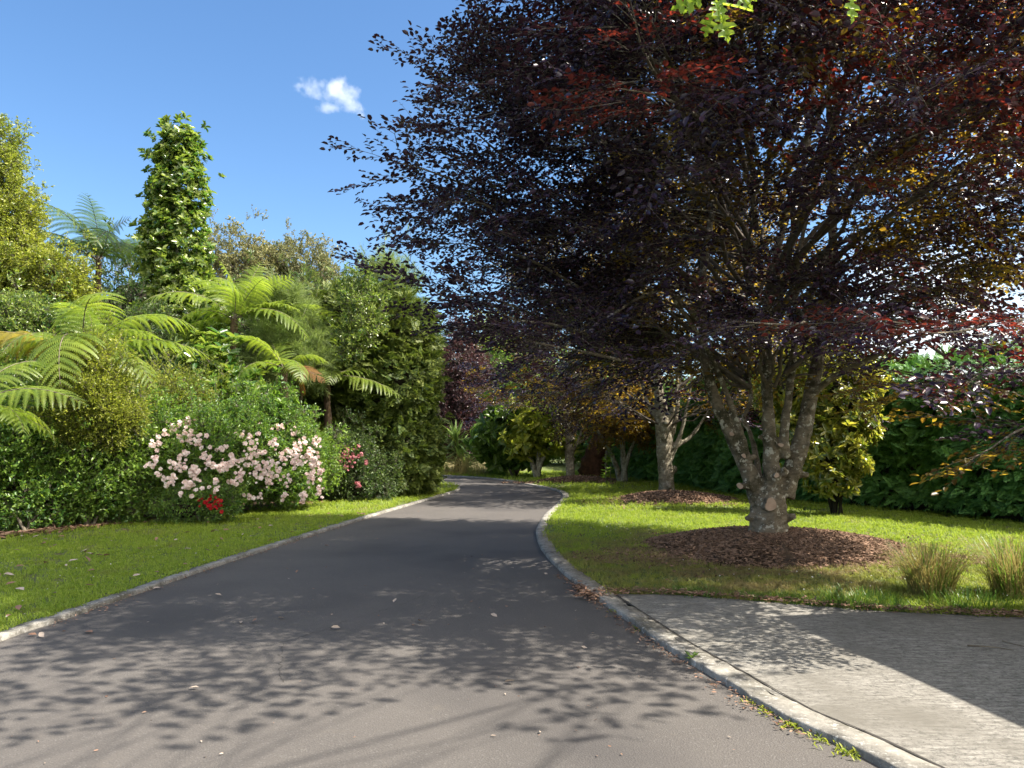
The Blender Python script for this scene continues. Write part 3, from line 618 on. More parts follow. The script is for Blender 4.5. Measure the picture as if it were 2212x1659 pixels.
# boughs hanging towards the drive and the pad, measured one by one
r = np.random.RandomState(5)
def bough(b, pts, n, mat, spread=.5, size=1.0, droop=0.0):
    pts = np.array(pts); sp = spline(pts, 6); b.tube(sp, np.linspace(.022, .005, len(sp)), 5, 4, .5, cap=False)
    T = []; X = []; N = []; S = []; MM = []
    for j in range(n):
        i = len(sp) - 2 if j == 0 else r.randint(1, len(sp) - 1); tg = unit(sp[min(i + 1, len(sp) - 1)] - sp[i - 1]); side = unit(np.cross([0, 0, 1], tg)); a = radians(r.uniform(15, 65)) * r.choice([-1, 1]) if j else 0
        v = tg * cos(a) + side * sin(a) + [0, 0, r.normal() * .12 - droop]; T.append(sp[i] + v * r.uniform(0, spread) * (j > 0)); X.append(v); N.append([r.normal() * .3, r.normal() * .3, 1]); S.append(r.uniform(.6, 1.1) * size); MM.append(r.choice(mat))
    scatter_multi(b, TB, np.array(T), np.array(X), np.array(N), np.array(S), mat=np.array(MM), tone=r.normal(size=n) * .12, r=r)
# left silhouette
for pts, n in (([(1200, 480, 11), (1000, 415, 9.6), (860, 375, 8.8), (730, 350, 8.3)], 16), ([(1200, 330, 10), (1050, 240, 9), (950, 190, 8.6), (890, 165, 8.4)], 16), ([(1250, 560, 11), (1080, 500, 9.6), (960, 440, 9), (820, 440, 8.6)], 13),
               ([(1200, 700, 10.5), (1020, 645, 9.4), (880, 640, 8.8), (790, 612, 8.5)], 14), ([(1200, 420, 10), (1060, 350, 9.2), (960, 300, 9), (900, 285, 8.8)], 14),
               ([(1250, 620, 10), (1100, 560, 9.4), (980, 540, 9), (880, 520, 8.7)], 14), ([(1250, 250, 9.5), (1120, 200, 9), (1000, 150, 8.6)], 12), ([(1300, 730, 10), (1150, 700, 9), (1030, 690, 8.7), (930, 655, 8.5)], 14), ([(1350, 780, 9.5), (1220, 760, 8.8), (1100, 745, 8.4), (1010, 735, 8.2)], 16)):
    m_ = len(pts); bough(cr, [at(q[0] + 125 * k / (m_ - 1), q[1], q[2]) for k, q in enumerate(pts)], n + 6, [0], .42)
# reddish twigs low on the near right
for pts, n, mm in (([(1850, 690, 9), (1930, 690, 7.6), (1960, 700, 6.6), (1900, 690, 6.0)], 14, [0, 0, 2]), ([(2050, 700, 8), (2130, 700, 6.8), (2080, 715, 5.9), (2010, 720, 5.5)], 14, [0, 2, 2]), ([(2230, 740, 8), (2260, 770, 6.6), (2180, 800, 6.0), (2120, 800, 5.7)], 14, [2, 0, 1]),
                   ([(2300, 820, 8), (2280, 900, 6.6), (2200, 930, 6.1), (2130, 975, 5.8)], 12, [1, 1, 0]), ([(2000, 740, 9), (2060, 790, 8), (2000, 830, 7.4), (1930, 800, 7.2)], 10, [1, 1, 0]), ([(2330, 650, 8), (2280, 680, 6.6), (2200, 690, 5.8)], 14, [2, 2, 0]),
                   ([(1700, 640, 10), (1740, 690, 8), (1690, 700, 6.9), (1600, 695, 6.5)], 12, [0, 0, 0, 2]), ([(1500, 250, 9), (1430, 180, 7), (1390, 110, 6), (1370, 40, 5.6)], 16, [2, 2, 2, 0]), ([(1600, 330, 9), (1520, 260, 7.4), (1430, 210, 6.6), (1330, 190, 6.2)], 14, [2, 0, 0]), ([(2250, 150, 8), (2180, 120, 7), (2100, 160, 6.4)], 14, [2, 2, 1]), ([(2300, 300, 8), (2230, 260, 7), (2150, 240, 6.4)], 12, [2, 2, 1])):
    bough(cr, [at(*q) for q in pts], n, mm, .35, .9, .05)
cro = cr.build("crown", BEECH_M, t1)

def small_beech(pix, d, hb, nb, label, env, seed, bole_u, lean=0.0, per=20):
    base = G(*pix); base[2] = LAWN_Z; rt = thing("beech_tree", base, label, "tree", "copper beeches along the drive"); bb = MB(); r = np.random.RandomState(seed)
    w = bole_u / 2 / F * base[1] * .70
    P = base + np.array([[0, 0, -.1], [.0, 0, .4], [-.05, 0, 1.0], [-.06, 0, 1.6], [-.12, 0, 2.4], [-.2, 0, 3.4], [-.1, 0, 5]]); bb.tube(spline(P, 4), np.interp(np.linspace(0, 6, 25), range(7), np.array([1.15, 1.0, .98, 1.02, .9, .5, .2]) * w), 14, wob=.06, seed=seed)
    for k, (dx, dy, z0, z1) in enumerate([(.9, -.2, 1.0, 4.2), (1.6, .3, 1.3, 2.9), (-.9, .3, 2.0, 4.2), (.4, -.7, 2.0, 5), (-.3, .8, 1.9, 5), (.7, .6, 1.5, 4.6)]):
        q = base + np.array([.5 * w * np.sign(dx), 0, z0]); e = base + [dx, dy, z1]; bb.tube(spline([q, q * .65 + e * .35 + [dx * .12, 0, -.12], e], 6), np.linspace(w * .42, w * .12, 13), 9, wob=.06, seed=k)
    for k in range(9): a = r.uniform(0, 6.28); burr(bb, base + [cos(a) * w * .9, sin(a) * w * .9, r.uniform(.2, 2.0)], .10, k)
    o = bb.build("trunk", [M_bark2], rt); remesh(o, .035, 3)
    def brz(P, Mt): return np.clip(.35 + (.8 - Mt[:, 0]) * .9 + (P[:, 0] - base[0]) * .06, .2, .85)
    c = beech_crown(base, env, nb, r, hb, 9.5, 1.25, per, bronze=brz, fork=2.0, scale=.9); c.build("crown", BEECH_M, rt); return rt
env2 = lambda az, z: np.interp(z, [2.0, 3.5, 5.5, 8, 9.6], [2.6, 3.8, 3.8, 2.8, .8])
small_beech((1440, 1072), 22, 2.1, 80, "gnarled copper beech on the middle mulch mound", env2, 21, 46)
small_beech((1232, 1036), 32, 2.4, 60, "distant slim-trunked copper beech on the farthest mulch mound", env2, 22, 27)

# ------------------------------------------------------------------ mulch mounds
def mound(cu, rx, ry, h, n, label, seed, ang=0.0, size=.07):
    c = np.array([cu[0], cu[1], LAWN_Z]); root = thing("mulch_mound", c, label, "mulch mound", "mulch mounds round the beeches"); r = np.random.RandomState(seed)
    nu, nv = 40, 12; V = []; fz = lambda q: h * (1 - q * q) ** 1.0
    for j in range(nv + 1):
        q = j / nv
        for i in range(nu):
            a = 2 * pi * i / nu; k = 1 + .15 * sin(3 * a + seed) + .07 * sin(5 * a) + .05 * sin(11 * a + 2 * seed) + .03 * sin(17 * a); V.append([c[0] + rx * q * k * cos(a), c[1] + ry * q * k * sin(a), c[2] + fz(q) + .02 * sin(9 * a + 7 * q) * q * (1 - q) * 2 - .012 * (j == nv)])
    b = MB(); b.add(V, [[j * nu + i, (j + 1) * nu + i, (j + 1) * nu + (i + 1) % nu, j * nu + (i + 1) % nu] for j in range(nv) for i in range(nu)]); b.build("soil", [M_soil], root)
    cb = MB(); cb.add(np.array([[-.5, -.14, 0], [.5, -.18, .02], [.45, .16, .0], [-.4, .2, .05], [-.5, -.14, .06], [.5, -.18, .09], [.45, .16, .07], [-.4, .2, .11]]), [[0, 3, 2, 1], [4, 5, 6, 7], [0, 1, 5, 4], [1, 2, 6, 5], [2, 3, 7, 6], [3, 0, 4, 7]], 0, 0); tm = cb.arrays()
    a = r.uniform(0, 2 * pi, n); q = r.uniform(0, 1, n) ** .5; q = np.where(r.uniform(0, 1, n) < .26, q * (1 + r.uniform(0, 1, n) ** 2 * .9), q); k = 1 + .15 * np.sin(3 * a + seed) + .07 * np.sin(5 * a)
    P = np.c_[c[0] + rx * q * k * np.cos(a), c[1] + ry * q * k * np.sin(a), c[2] + np.maximum(h * (1 - q * q), 0.0) + .012]
    X = np.c_[r.normal(size=(n, 2)), r.normal(size=n) * .3]; N = np.c_[r.normal(size=(n, 2)) * .4, np.ones(n)]
    n0 = n; m2 = int(n * .35); a = r.uniform(0, 2 * pi, m2); q = r.uniform(0, 1, m2) ** .5; ex = np.c_[c[0] + rx * (.55 + .95 * q * np.cos(a)), c[1] + ry * (-.62 + .42 * q * np.sin(a)) , np.zeros(m2)]
    hq = np.maximum(0, 1 - ((ex[:, 0] - c[0]) / rx) ** 2 - ((ex[:, 1] - c[1]) / ry) ** 2); ex[:, 2] = c[2] + h * hq + .012
    m3 = int(n * .12); a = r.uniform(0, 2 * pi, m3); q = r.uniform(0, 1, m3); e3 = np.c_[c[0] + rx * (-.95 + .75 * q * np.cos(a)), c[1] + ry * (-.45 + .55 * q * np.sin(a)), np.full(m3, c[2] + .012)]; hq = np.maximum(0, 1 - ((e3[:, 0] - c[0]) / rx) ** 2 - ((e3[:, 1] - c[1]) / ry) ** 2); e3[:, 2] += h * hq
    P = np.vstack([P, ex, e3]); n = len(P); X = np.vstack([X, X[:m2], X[:m3]]); N = np.vstack([N, N[:m2], N[:m3]])
    b = MB(); b.scatter(tm, P, X, N, r.uniform(.5, 1.5, n) * size, tone=r.uniform(0, 1, n)); o = b.build("bark_chips", [M_chip], root, False); o["kind"] = "stuff"
mound((B1[0] + .1, B1[1] + .15), 1.75, 1.55, .28, 14000, "broad mulch mound round the nearest big beech trunk", 1, size=.052)
B2 = G(1440, 1072, .12); mound((B2[0] + .1, B2[1] - .3), 1.55, 1.5, .22, 4500, "mulch mound round the gnarled middle beech", 2, size=.08)
B3 = G(1232, 1036, .1); mound((B3[0] + .3, B3[1] - .4), 1.7, 1.2, .20, 2500, "farthest mulch mound round the slim beech", 3, size=.09)

# ------------------------------------------------------------------ grass
def inside_poly(P, poly):
    x, y = P[:, 0], P[:, 1]; ins = np.zeros(len(P), bool); n = len(poly); j = n - 1
    for i in range(n):
        xi, yi = poly[i]; xj, yj = poly[j]; c_ = ((yi > y) != (yj > y)) & (x < (xj - xi) * (y - yi) / (yj - yi + 1e-12) + xi); ins ^= c_; j = i
    return ins
def grass(poly, box, label, seed, excl=()):
    r = np.random.RandomState(seed); b = MB()
    for (y0, y1, dens, sc) in ((4.5, 8.5, 420, .052), (8.5, 12, 260, .055), (12, 17, 120, .07), (17, 25, 45, .10), (25, 38, 16, .14)):
        x0, x1 = box; y0_, y1_ = y0, y1; n = int((x1 - x0) * (y1_ - y0_) * dens); P = np.c_[r.uniform(x0, x1, n), r.uniform(y0_, y1_, n)]
        vis = np.abs(P[:, 0]) < P[:, 1] * .72 + .6; P = P[vis]; P = P[inside_poly(P, poly)]
        for (cx, cy_, rx, ry) in excl: P = P[((P[:, 0] - cx) / rx) ** 2 + ((P[:, 1] - cy_) / ry) ** 2 > r.uniform(.5, 1.25, len(P))]
        P3 = np.c_[P, np.full(len(P), LAWN_Z)]; bald = lump(P3, 1.3, 3) + .4 * lump(P3, 4, 8); keep = r.uniform(0, 1, len(P)) < np.clip(1.15 - .55 * np.maximum(bald, 0), .2, 1); P3 = P3[keep]
        n = len(P3); S = np.c_[r.uniform(.55, 1.25, n) * sc, np.full((n, 2), sc * 1.0) * r.uniform(.8, 1.2, (n, 1))] * np.array([1, 1.4, 1.4])
        scatter_multi(b, GT, P3, np.c_[r.normal(size=(n, 2)) * .12, np.ones(n)], np.c_[r.normal(size=(n, 2)), np.zeros(n)], S, tone=r.normal(size=n) * .15, r=r)
    o = b.build("grass", [M_grass], None, False); tag(o, label, "grass", kind="stuff"); return o
GT = [tmpl_grass(s, 11, .8, .7, .055, .45) for s in (1, 2, 3, 4, 5)]
grass(np.vstack([LO, BED[::-1]]), (-10, -1.5), "short mown grass on the shaded lawn beside the flower bed", 1)
mex = [(B1[0], B1[1] - .1, 1.65, 1.4), (B2[0] + .1, B2[1] - .3, 1.5, 1.45), (B3[0] + .3, B3[1] - .4, 1.6, 1.1)]
RB = np.vstack([RO[k0:], [(-16, 40), (20, 40), (20, 6.9)], EDGE[::-1]])
grass(RB, (-6, 16), "short grass on the sunny lawn round the beeches, dry in patches", 2, mex)

r = np.random.RandomState(31); b = MB(); i = r.randint(6, 31, 420); P = np.c_[EDGE[i] + np.c_[r.normal(size=420) * .12, .05 + np.abs(r.normal(size=420)) * .16], np.full(420, LAWN_Z)]; cl_ = lump(P, 3.0, 4) > -.1; P = P[cl_]; n = len(P)
scatter_multi(b, GT, P, np.c_[r.normal(size=(n, 2)) * .25, np.ones(n)], np.c_[r.normal(size=(n, 2)), np.zeros(n)], np.c_[r.uniform(.04, .09, n), np.full((n, 2), .07)], tone=r.normal(size=n) * .15, r=r); tag(b.build("grass", [M_weed], None, False), "longer weedy grass along the edge of the concrete pad", "grass", kind="stuff")

# ------------------------------------------------------------------ hedge on the far side of the right lawn
HL = spline([(13.5, 7.5), g2(2212, 1135), g2(2000, 1112), g2(1720, 1086), (6.2, 23.5), (5.2, 30), (4.6, 38), (4.6, 46)], 10); HL = resample(HL, .25)
hbase = HL[10]; hedge = thing("conifer_hedge", (*hbase, LAWN_Z), "tall clipped dark green conifer hedge behind the sunny lawn", "hedge")
r = np.random.RandomState(3); tn = unit(np.gradient(HL, axis=0)); nl = np.c_[-tn[:, 1], tn[:, 0]]
if nl[5][0] > 0: nl = -nl
HH = 3.1; HT = 1.5; n = 21000; i = r.randint(0, len(HL), n)
wgt = np.clip(16 / HL[:, 1], .25, 1.6); i = r.choice(len(HL), n, p=wgt / wgt.sum()); z = r.uniform(.05, 1, n); top = r.uniform(0, 1, n) < .16
off = np.where(top, r.uniform(-HT, 0, n), r.uniform(-.30, .12, n)); zz = np.where(top, HH + r.uniform(-.15, .22, n), z * HH)
P = np.c_[HL[i] + nl[i] * off[:, None] + tn[i] * r.uniform(-.13, .13, (n, 1)), LAWN_Z + zz]; P3 = P.copy(); bul = lump(P3 * [1, 1, 1.3], 1.4, 6) * .20; P[:, :2] += nl[i] * bul[:, None]; P[:, 2] += np.where(top, lump(P3, 1.1, 7) * .22, 0)
X = np.c_[nl[i] * np.where(top, .3, .7)[:, None] + tn[i] * r.normal(size=(n, 1)) * .7, np.where(top, .9, -.05) + r.normal(size=n) * .45]; N = np.c_[r.normal(size=(n, 2)) * .35, .7 + .3 * r.normal(size=n)] + np.c_[nl[i], np.zeros(n)] * np.where(top, .4, .9)[:, None]
b = MB(); scatter_multi(b, T_fan, P, X, N, r.uniform(.16, .30, n) * np.clip(HL[i][:, 1] / 16, .8, 1.5), tone=np.clip(r.normal(size=n) * .2, -.45, .45), r=r); b.build("foliage", [M_hedge], hedge)
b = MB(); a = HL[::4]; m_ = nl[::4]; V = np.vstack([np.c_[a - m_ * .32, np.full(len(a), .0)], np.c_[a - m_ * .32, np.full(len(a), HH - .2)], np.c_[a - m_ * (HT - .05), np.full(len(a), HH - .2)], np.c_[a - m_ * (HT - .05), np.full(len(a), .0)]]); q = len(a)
b.add(V, [[k * q + j, k * q + j + 1, (k + 1) * q + j + 1, (k + 1) * q + j] for k in range(3) for j in range(q - 1)]); b.build("light_block_core", [M_core], hedge)  # dark solid core added inside the hedge to block light

# ------------------------------------------------------------------ tree ferns
def frond_mb(L, a0, a1, seed, mat=0, wid=.29, droop=.30, npn=18):
    r = np.random.RandomState(seed); b = MB(); n = 26; t = np.linspace(0, 1, n); ang = radians(a0) + (radians(a1) - radians(a0)) * t ** 1.15; ds = L / (n - 1)
    x = np.r_[0, np.cumsum(np.cos(ang[:-1]) * ds)]; z = np.r_[0, np.cumsum(np.sin(ang[:-1]) * ds)]; sw = r.normal() * .06 * L; P = np.c_[x, sw * t * t, z]
    b.tube(P[::2], np.linspace(.014, .003, len(P[::2])), 4, 1, .5, cap=False)
    for i in range(npn):
        s = .10 + .89 * i / (npn - 1); f = s * (n - 1); k = min(int(f), n - 2); p = P[k] + (P[k + 1] - P[k]) * (f - k); a = ang[k]
        tg = np.array([cos(a), 0, sin(a)]); up = np.array([-sin(a), 0, cos(a)]); Lp = L * wid * (sin(pi * min(1, (s * .86 + .12))) ** .8) * r.uniform(.92, 1.06) * (1 if s < .97 else .6)
        for sg in (-1, 1):
            fw = .35 + .35 * s; d = unit(tg * fw + np.array([0, sg, 0]) * (1 - .2 * s) + up * .05 + r.normal(size=3) * .07); m = max(5, int(Lp / .026)); q = p.copy(); dd = d.copy(); tone = r.uniform(.2, .8)
            stp = Lp / m
            for j in range(m):
                tt = j / m; lv = Lp * .115 * (1 - tt ** 1.6) + .006; side = unit(np.cross(dd, up)) ; dd = unit(dd + np.array([0, 0, -droop * .12 * (1 + tt)]))
                for s2 in (-1, 1):
                    e = unit(side * s2 + dd * .45 + np.array([0, 0, -.18])); w2 = dd * stp * .44
                    b.add([q - w2, q + w2, q + e * lv + w2 * .5, q + e * lv - w2 * .2], [[0, 1, 2, 3]], mat, min(1, max(0, tone + r.normal() * .12)))
                q = q + dd * stp
    return b
FR = {}
def frond_mesh(kind, seed):
    k = (kind, seed)
    if k not in FR:
        a0, a1, L, mats = {'up': (82, 35, 2.0, [M_fern, M_stem]), 'mid': (58, -32, 2.2, [M_fern, M_stem]), 'low': (30, -68, 2.1, [M_fern, M_stem]), 'flat': (22, -30, 2.2, [M_fern, M_stem]), 'gold': (32, -30, 2.4, [M_fernold, M_stem]), 'dead': (-5, -80, 1.5, [M_ferndead, M_stem]), 'dark': (50, -40, 2.2, [M_dark, M_stem]), 'darkup': (80, 40, 1.9, [M_dark, M_stem])}[kind]  # dark kinds carry backlit shade in their leaf colour
        FR[k] = frond_mb(L, a0 + seed * 3, a1 - seed * 5, seed).mesh("frond", mats)
    return FR[k]
def tree_fern(u, v, y, fronds, label, lean=(0, 0), trunk_r=.09, scale=1.0):
    top = at(u, v, y); base = np.array([top[0] + lean[0], y + lean[1], LAWN_Z]); root = thing("tree_fern", base, label, "tree fern", "tree ferns in the bed"); b = MB()
    pts = [base + (top - base) * t + np.array([sin(t * 3) * .06, 0, 0]) for t in np.linspace(0, 1, 10)]; b.tube(pts, np.linspace(trunk_r * 1.3, trunk_r * .9, 10), 10, 0, wob=.12, seed=abs(int(u))); b.build("trunk", [M_fernbark], root)
    for i, (kind, az, s) in enumerate(fronds):
        o = bpy.data.objects.new("frond", frond_mesh(kind, i % 3)); COL.objects.link(o); o.parent = root; o.location = top - base
        rf = np.random.RandomState(int(abs(u)) + i); o.rotation_euler = (radians(rf.uniform(-28, 28)), radians(rf.uniform(-14, 18)), radians(az + rf.uniform(-12, 12))); o.scale = (s * scale * rf.uniform(.7, 1.05),) * 3
        if kind == 'dead': o["label"] = "dead brown hanging frond"
        if kind == 'gold': o["label"] = "golden yellow-green frond"
    return root
tree_fern(185, 765, 14.5, [('gold', 170, 1.15), ('gold', 200, 1.0), ('mid', 20, .95), ('low', 335, .95), ('flat', 0, 1.0), ('low', 285, 1.15), ('low', 255, 1.0), ('mid', 310, .9), ('mid', 60, 1), ('mid', 110, 1), ('mid', 140, 1), ('low', 230, 1)], "tree fern with golden drooping fronds above the leafy front shrubs", scale=1.22)
tree_fern(505, 690, 19, [('up', 90, 1.2), ('up', 200, 1.15), ('up', 330, 1.1), ('mid', 0, 1.2), ('mid', 45, 1.2), ('mid', 160, 1.2), ('mid', 215, 1.15), ('mid', 265, 1.1), ('mid', 310, 1.2), ('low', 185, 1.2), ('low', 340, 1.15), ('low', 240, 1.1), ('mid', 120, 1.2), ('flat', 20, 1.3)], "large tree fern with upright new fronds beside the columnar tree")
tree_fern(212, 565, 23, [('darkup', 110, 1.5), ('darkup', 250, 1.4), ('darkup', 20, 1.3), ('dark', 0, 1.7), ('dark', 180, 1.7), ('dark', 300, 1.6), ('dark', 240, 1.6), ('dark', 60, 1.6), ('dark', 140, 1.6), ('dark', 330, 1.5), ('dark', 210, 1.5), ('darkup', 170, 1.4)], "dark tree fern silhouetted against the sky between two tall trees")
tree_fern(612, 795, 18.3, [('low', 290, 1.0), ('low', 250, .95), ('dead', 60, .9), ('dead', 330, .8), ('low', 320, .7), ('mid', 200, .8), ('mid', 100, .9), ('mid', 20, .7)], "small tree fern with a pale hanging frond and slim brown trunk behind the roses")
tree_fern(640, 760, 20.4, [('dead', 150, 1.0), ('dead', 200, 1.0), ('dead', 20, .7), ('mid', 5, 1.0), ('flat', 340, 1.1), ('flat', 350, .9), ('low', 320, 1), ('mid', 60, 1)], "tree fern with dead brown fronds in front of the soft pine")
tree_fern(-70, 900, 11.8, [('mid', 0, .9), ('low', 330, .9), ('low', 20, .9), ('mid', 300, .9), ('flat', 350, .8), ('mid', 60, .9), ('low', 270, .9)], "tree fern entering the picture beside the low front shrub", trunk_r=.08)
tree_fern(705, 815, 20.3, [('flat', 350, 1.0), ('flat', 10, .9), ('low', 300, .8), ('mid', 200, .8), ('mid', 100, .9)], "low tree fern spreading across the dark face of the clipped conifer")

# ------------------------------------------------------------------ shrubs and trees on the left
def B(u, v, y, *r): return (at(u, v, y), r if len(r) > 1 else r[0])
def gb(u, y): q = at(u, 950, y); return np.array([q[0], y, LAWN_Z])
bush("leafy_shrub", gb(70, 13.4), [B(50, 1040, 14.1, 1.0, .9, 1.0), B(-60, 1030, 13.9, .9, .9, 1.1), B(120, 1075, 14.0, .6, .6, .65), B(60, 960, 14, .8, .8, .55)], T_sprig, 2300, .34, M_rosefol, "dense low green shrub at the outer end of the flower bed", "shrub", 1, lumpy=.3, lump_s=2.8, shoots=.16)
bush("leafy_shrub", gb(200, 14), [B(190, 1015, 14.5, .85, .8, .95), B(260, 1005, 14.9, .8, .8, 1.0), B(230, 1072, 14.5, .7, .5, .5), B(150, 955, 14.6, .8, .8, .5)], T_sprig, 2300, .32, M_rosefol, "bright green leafy shrub between the low shrub and the pale roses", "shrub", 2, lumpy=.3, lump_s=2.8, shoots=.18)
# roses
def rose_bush(base, blobs, label, seed, n, clusters, pm, size=.3, dark=False, rsz=.092, fol=None):
    root = bush("rose_bush", base, blobs, T_sprig, n, size, fol or M_rosefol, label, "rose bush", seed, lumpy=.22, lump_s=2.8, shoots=.14)
    r = np.random.RandomState(seed + 50)
    P = np.concatenate([np.asarray(c) + r.normal(size=(nr, 3)) * np.array([sp, sp * .6, sp * hang]) * .62 for (c, nr, sp, hang) in clusters]); nr = len(P)
    D = unit(np.array([.25, -1, .25]) + r.normal(size=(nr, 3)) * .5); S = r.uniform(.55, 1.3, nr) * rsz; order = np.argsort(-S / P[:, 1])
    ms = []
    for tm in T_rose * 3: bb = MB(); bb.scatter(tm, [[0, 0, 0]], [[1, 0, 0]], [[0, 0, 1]], np.array([1.0]), tone=np.array([r.normal() * .22])); ms.append(bb.mesh("bloom", [pm]))
    for k in order[:100]:
        o = bpy.data.objects.new("bloom", ms[k % len(ms)]); COL.objects.link(o); o.parent = root; o.location = P[k] - np.asarray(base); o.scale = (S[k],) * 3
        q = Vector(D[k]).to_track_quat('X', 'Z'); o.rotation_euler = (q @ Vector((0, 0, 0)).to_track_quat('X', 'Z')).to_euler() if False else q.to_euler()
    rest = order[100:]
    if len(rest):
        b = MB(); scatter_multi(b, T_rose, P[rest], D[rest], r.normal(size=(len(rest), 3)), S[rest], tone=r.normal(size=len(rest)) * .28, r=r); o = b.build("blooms", [pm], root); o["kind"] = "stuff"
    return root
cl = []
for (u, v, y, nr, sp, hg) in [(335, 950, 14.6, 10, .08, 1.2), (330, 985, 14.5, 14, .07, 2.2), (345, 1010, 14.5, 6, .06, 1.5), (352, 930, 15.2, 8, .09, .8), (375, 915, 15.4, 12, .10, 1.0), (408, 900, 15.8, 10, .10, .8), (400, 930, 15.2, 18, .12, 1.0), (395, 975, 14.9, 10, .08, 1), (425, 940, 15.2, 22, .13, .7), (448, 985, 15, 26, .11, 1.5), (370, 1030, 14.6, 16, .11, .9), (385, 1000, 14.7, 18, .11, .9), (405, 1045, 14.6, 22, .13, 1.0), (425, 1010, 14.8, 16, .08, 1.6), (413, 1010, 14.8, 8, .08, 1),
                             (475, 1000, 15, 22, .12, .8), (465, 1040, 14.9, 12, .08, 1.2), (500, 990, 15.4, 20, .10, 1.5), (520, 1015, 15.4, 16, .09, 1.3), (505, 1035, 15.2, 12, .08, 1.2), (545, 950, 16, 22, .11, 1.6), (540, 980, 15.8, 18, .10, 1.5), (555, 1005, 15.6, 16, .09, 1.8), (575, 1000, 15.8, 22, .10, 1.4), (562, 970, 16, 10, .08, 1), (590, 950, 16.4, 12, .09, 1), (598, 1010, 16, 18, .10, 1.6), (583, 1030, 15.8, 12, .07, 1.6), (530, 930, 16.3, 12, .12, .7), (570, 915, 17, 12, .12, .7), (600, 910, 17.2, 12, .13, .6), (612, 980, 16.6, 12, .08, 1.2),
                             (630, 965, 17, 20, .11, 1.2), (640, 990, 16.8, 22, .12, 1.2), (650, 950, 17.4, 14, .10, 1), (665, 975, 17.4, 24, .11, 1.6), (680, 990, 17.4, 22, .10, 1.8), (690, 1010, 17.4, 18, .08, 2.0), (672, 1020, 17.2, 14, .08, 1.8), (655, 1060, 17, 10, .06, 2), (690, 1055, 17.2, 14, .06, 2.4), (612, 1065, 16.6, 8, .06, 1.5), (540, 1065, 15.8, 10, .08, 1.2), (560, 1060, 15.9, 4, .06, 1), (685, 945, 17.6, 14, .10, 1), (640, 925, 17.6, 8, .1, .8), (480, 960, 15.5, 10, .1, .8), (620, 1030, 16.4, 10, .07, 1.4)]:
    cl.append((at(u, v + 9, y - .62 - .3 * (v > 980) - .3 * (u > 610)), nr, sp, hg))
rose_bush(gb(500, 16.2), [B(370, 1000, 15.4, .8, .7, .75), B(440, 990, 15.8, .9, .8, .85), B(520, 985, 16.4, .9, .8, .9), B(600, 985, 17.2, .9, .8, .9), B(655, 1000, 17.8, .75, .7, .8), B(420, 1052, 15.5, .8, .5, .4), B(600, 1048, 17.0, .9, .6, .4), B(560, 920, 17.2, 1.0, .8, .45)], "wide rose bush covered in hanging blush white blooms", 11, 3600, cl, M_blush, .30)
cl = [(at(u, v, 19.3), nr, sp, hg) for (u, v, nr, sp, hg) in [(715, 985, 14, .12, .8), (735, 990, 26, .16, .9), (752, 975, 14, .12, .8), (760, 1000, 14, .10, 1.2), (728, 970, 8, .1, .8), (772, 965, 4, .08, .8), (775, 1050, 10, .06, 2.2), (745, 1010, 10, .1, 1), (778, 985, 4, .06, 1), (720, 1005, 10, .1, 1), (790, 1000, 5, .05, 1), (712, 965, 10, .1, .8)]]
rose_bush(gb(760, 20.4), [B(745, 1010, 20, .75, .6, .8), B(800, 1020, 20.8, .8, .7, .7), B(770, 1055, 20, .9, .5, .4)], "rose bush with deeper pink blooms in the shade of the clipped conifer", 12, 1500, cl, M_pink, .3, fol=M_dark)
cl = [(at(u, v, 14.2), nr, sp, 1) for (u, v, nr, sp) in [(447, 1078, 6, .08), (462, 1080, 8, .10), (468, 1092, 5, .08), (455, 1095, 5, .08), (440, 1090, 3, .1)]]
rose_bush(gb(458, 14.7), [B(458, 1092, 14.6, .42, .3, .3), B(400, 1100, 14.5, .5, .3, .3)], "small rose plant with bright red blooms at the foot of the pale roses", 13, 420, cl, M_redp, .2, rsz=.08)
cl = [(at(u, v, 14.0), nr, .03, .6) for (u, v, nr) in [(122, 914, 3), (140, 918, 4), (212, 901, 5)]]
rose_bush(gb(165, 14.9), [B(130, 960, 14.6, .5, .4, .4), B(212, 950, 14.8, .45, .4, .45)], "tall rose stems with single white blooms above the green shrubs", 14, 420, cl, M_white, .28, rsz=.12)
bush("fine_leaved_shrub", gb(190, 14.1), [B(185, 815, 13.9, .42, .4, .5), B(200, 865, 13.8, .55, .45, .5), B(165, 905, 13.9, .55, .45, .55), B(235, 905, 13.9, .5, .4, .45)], T_fine, 2300, .30, M_yellowgreen, "rounded fine-leaved yellow shrub below the golden tree fern", "shrub", 3, up=.9, lumpy=.26, shoots=.15)
bush("fine_leaved_shrub", gb(350, 16.5), [B(330, 890, 16.6, .8, .5, .4), B(400, 880, 17, .6, .5, .5), B(285, 905, 16, .6, .5, .45)], T_fine, 1900, .3, M_yellowgreen, "spiky fine-leaved yellow shrub behind the pale rose blooms", "shrub", 4, up=.9, lumpy=.3, shoots=.2)
bush("broadleaf_shrub", gb(440, 18.2), [B(440, 800, 18.2, .75, .7, .6), B(400, 860, 18, .8, .6, .6), B(480, 850, 18, .9, .7, .6), B(520, 890, 18, .6, .5, .5)], T_big, 620, .42, M_glossy, "broad-leaved glossy shrub behind the rose bush", "shrub", 5, inner=.45)
bush("leafy_shrub", gb(575, 17.3), [B(570, 900, 17.4, .55, .5, .35), B(545, 915, 17.4, .5, .5, .3)], T_tuft, 420, .3, M_green, "small vivid green shrub between the roses and the slim fern trunk", "shrub", 6)
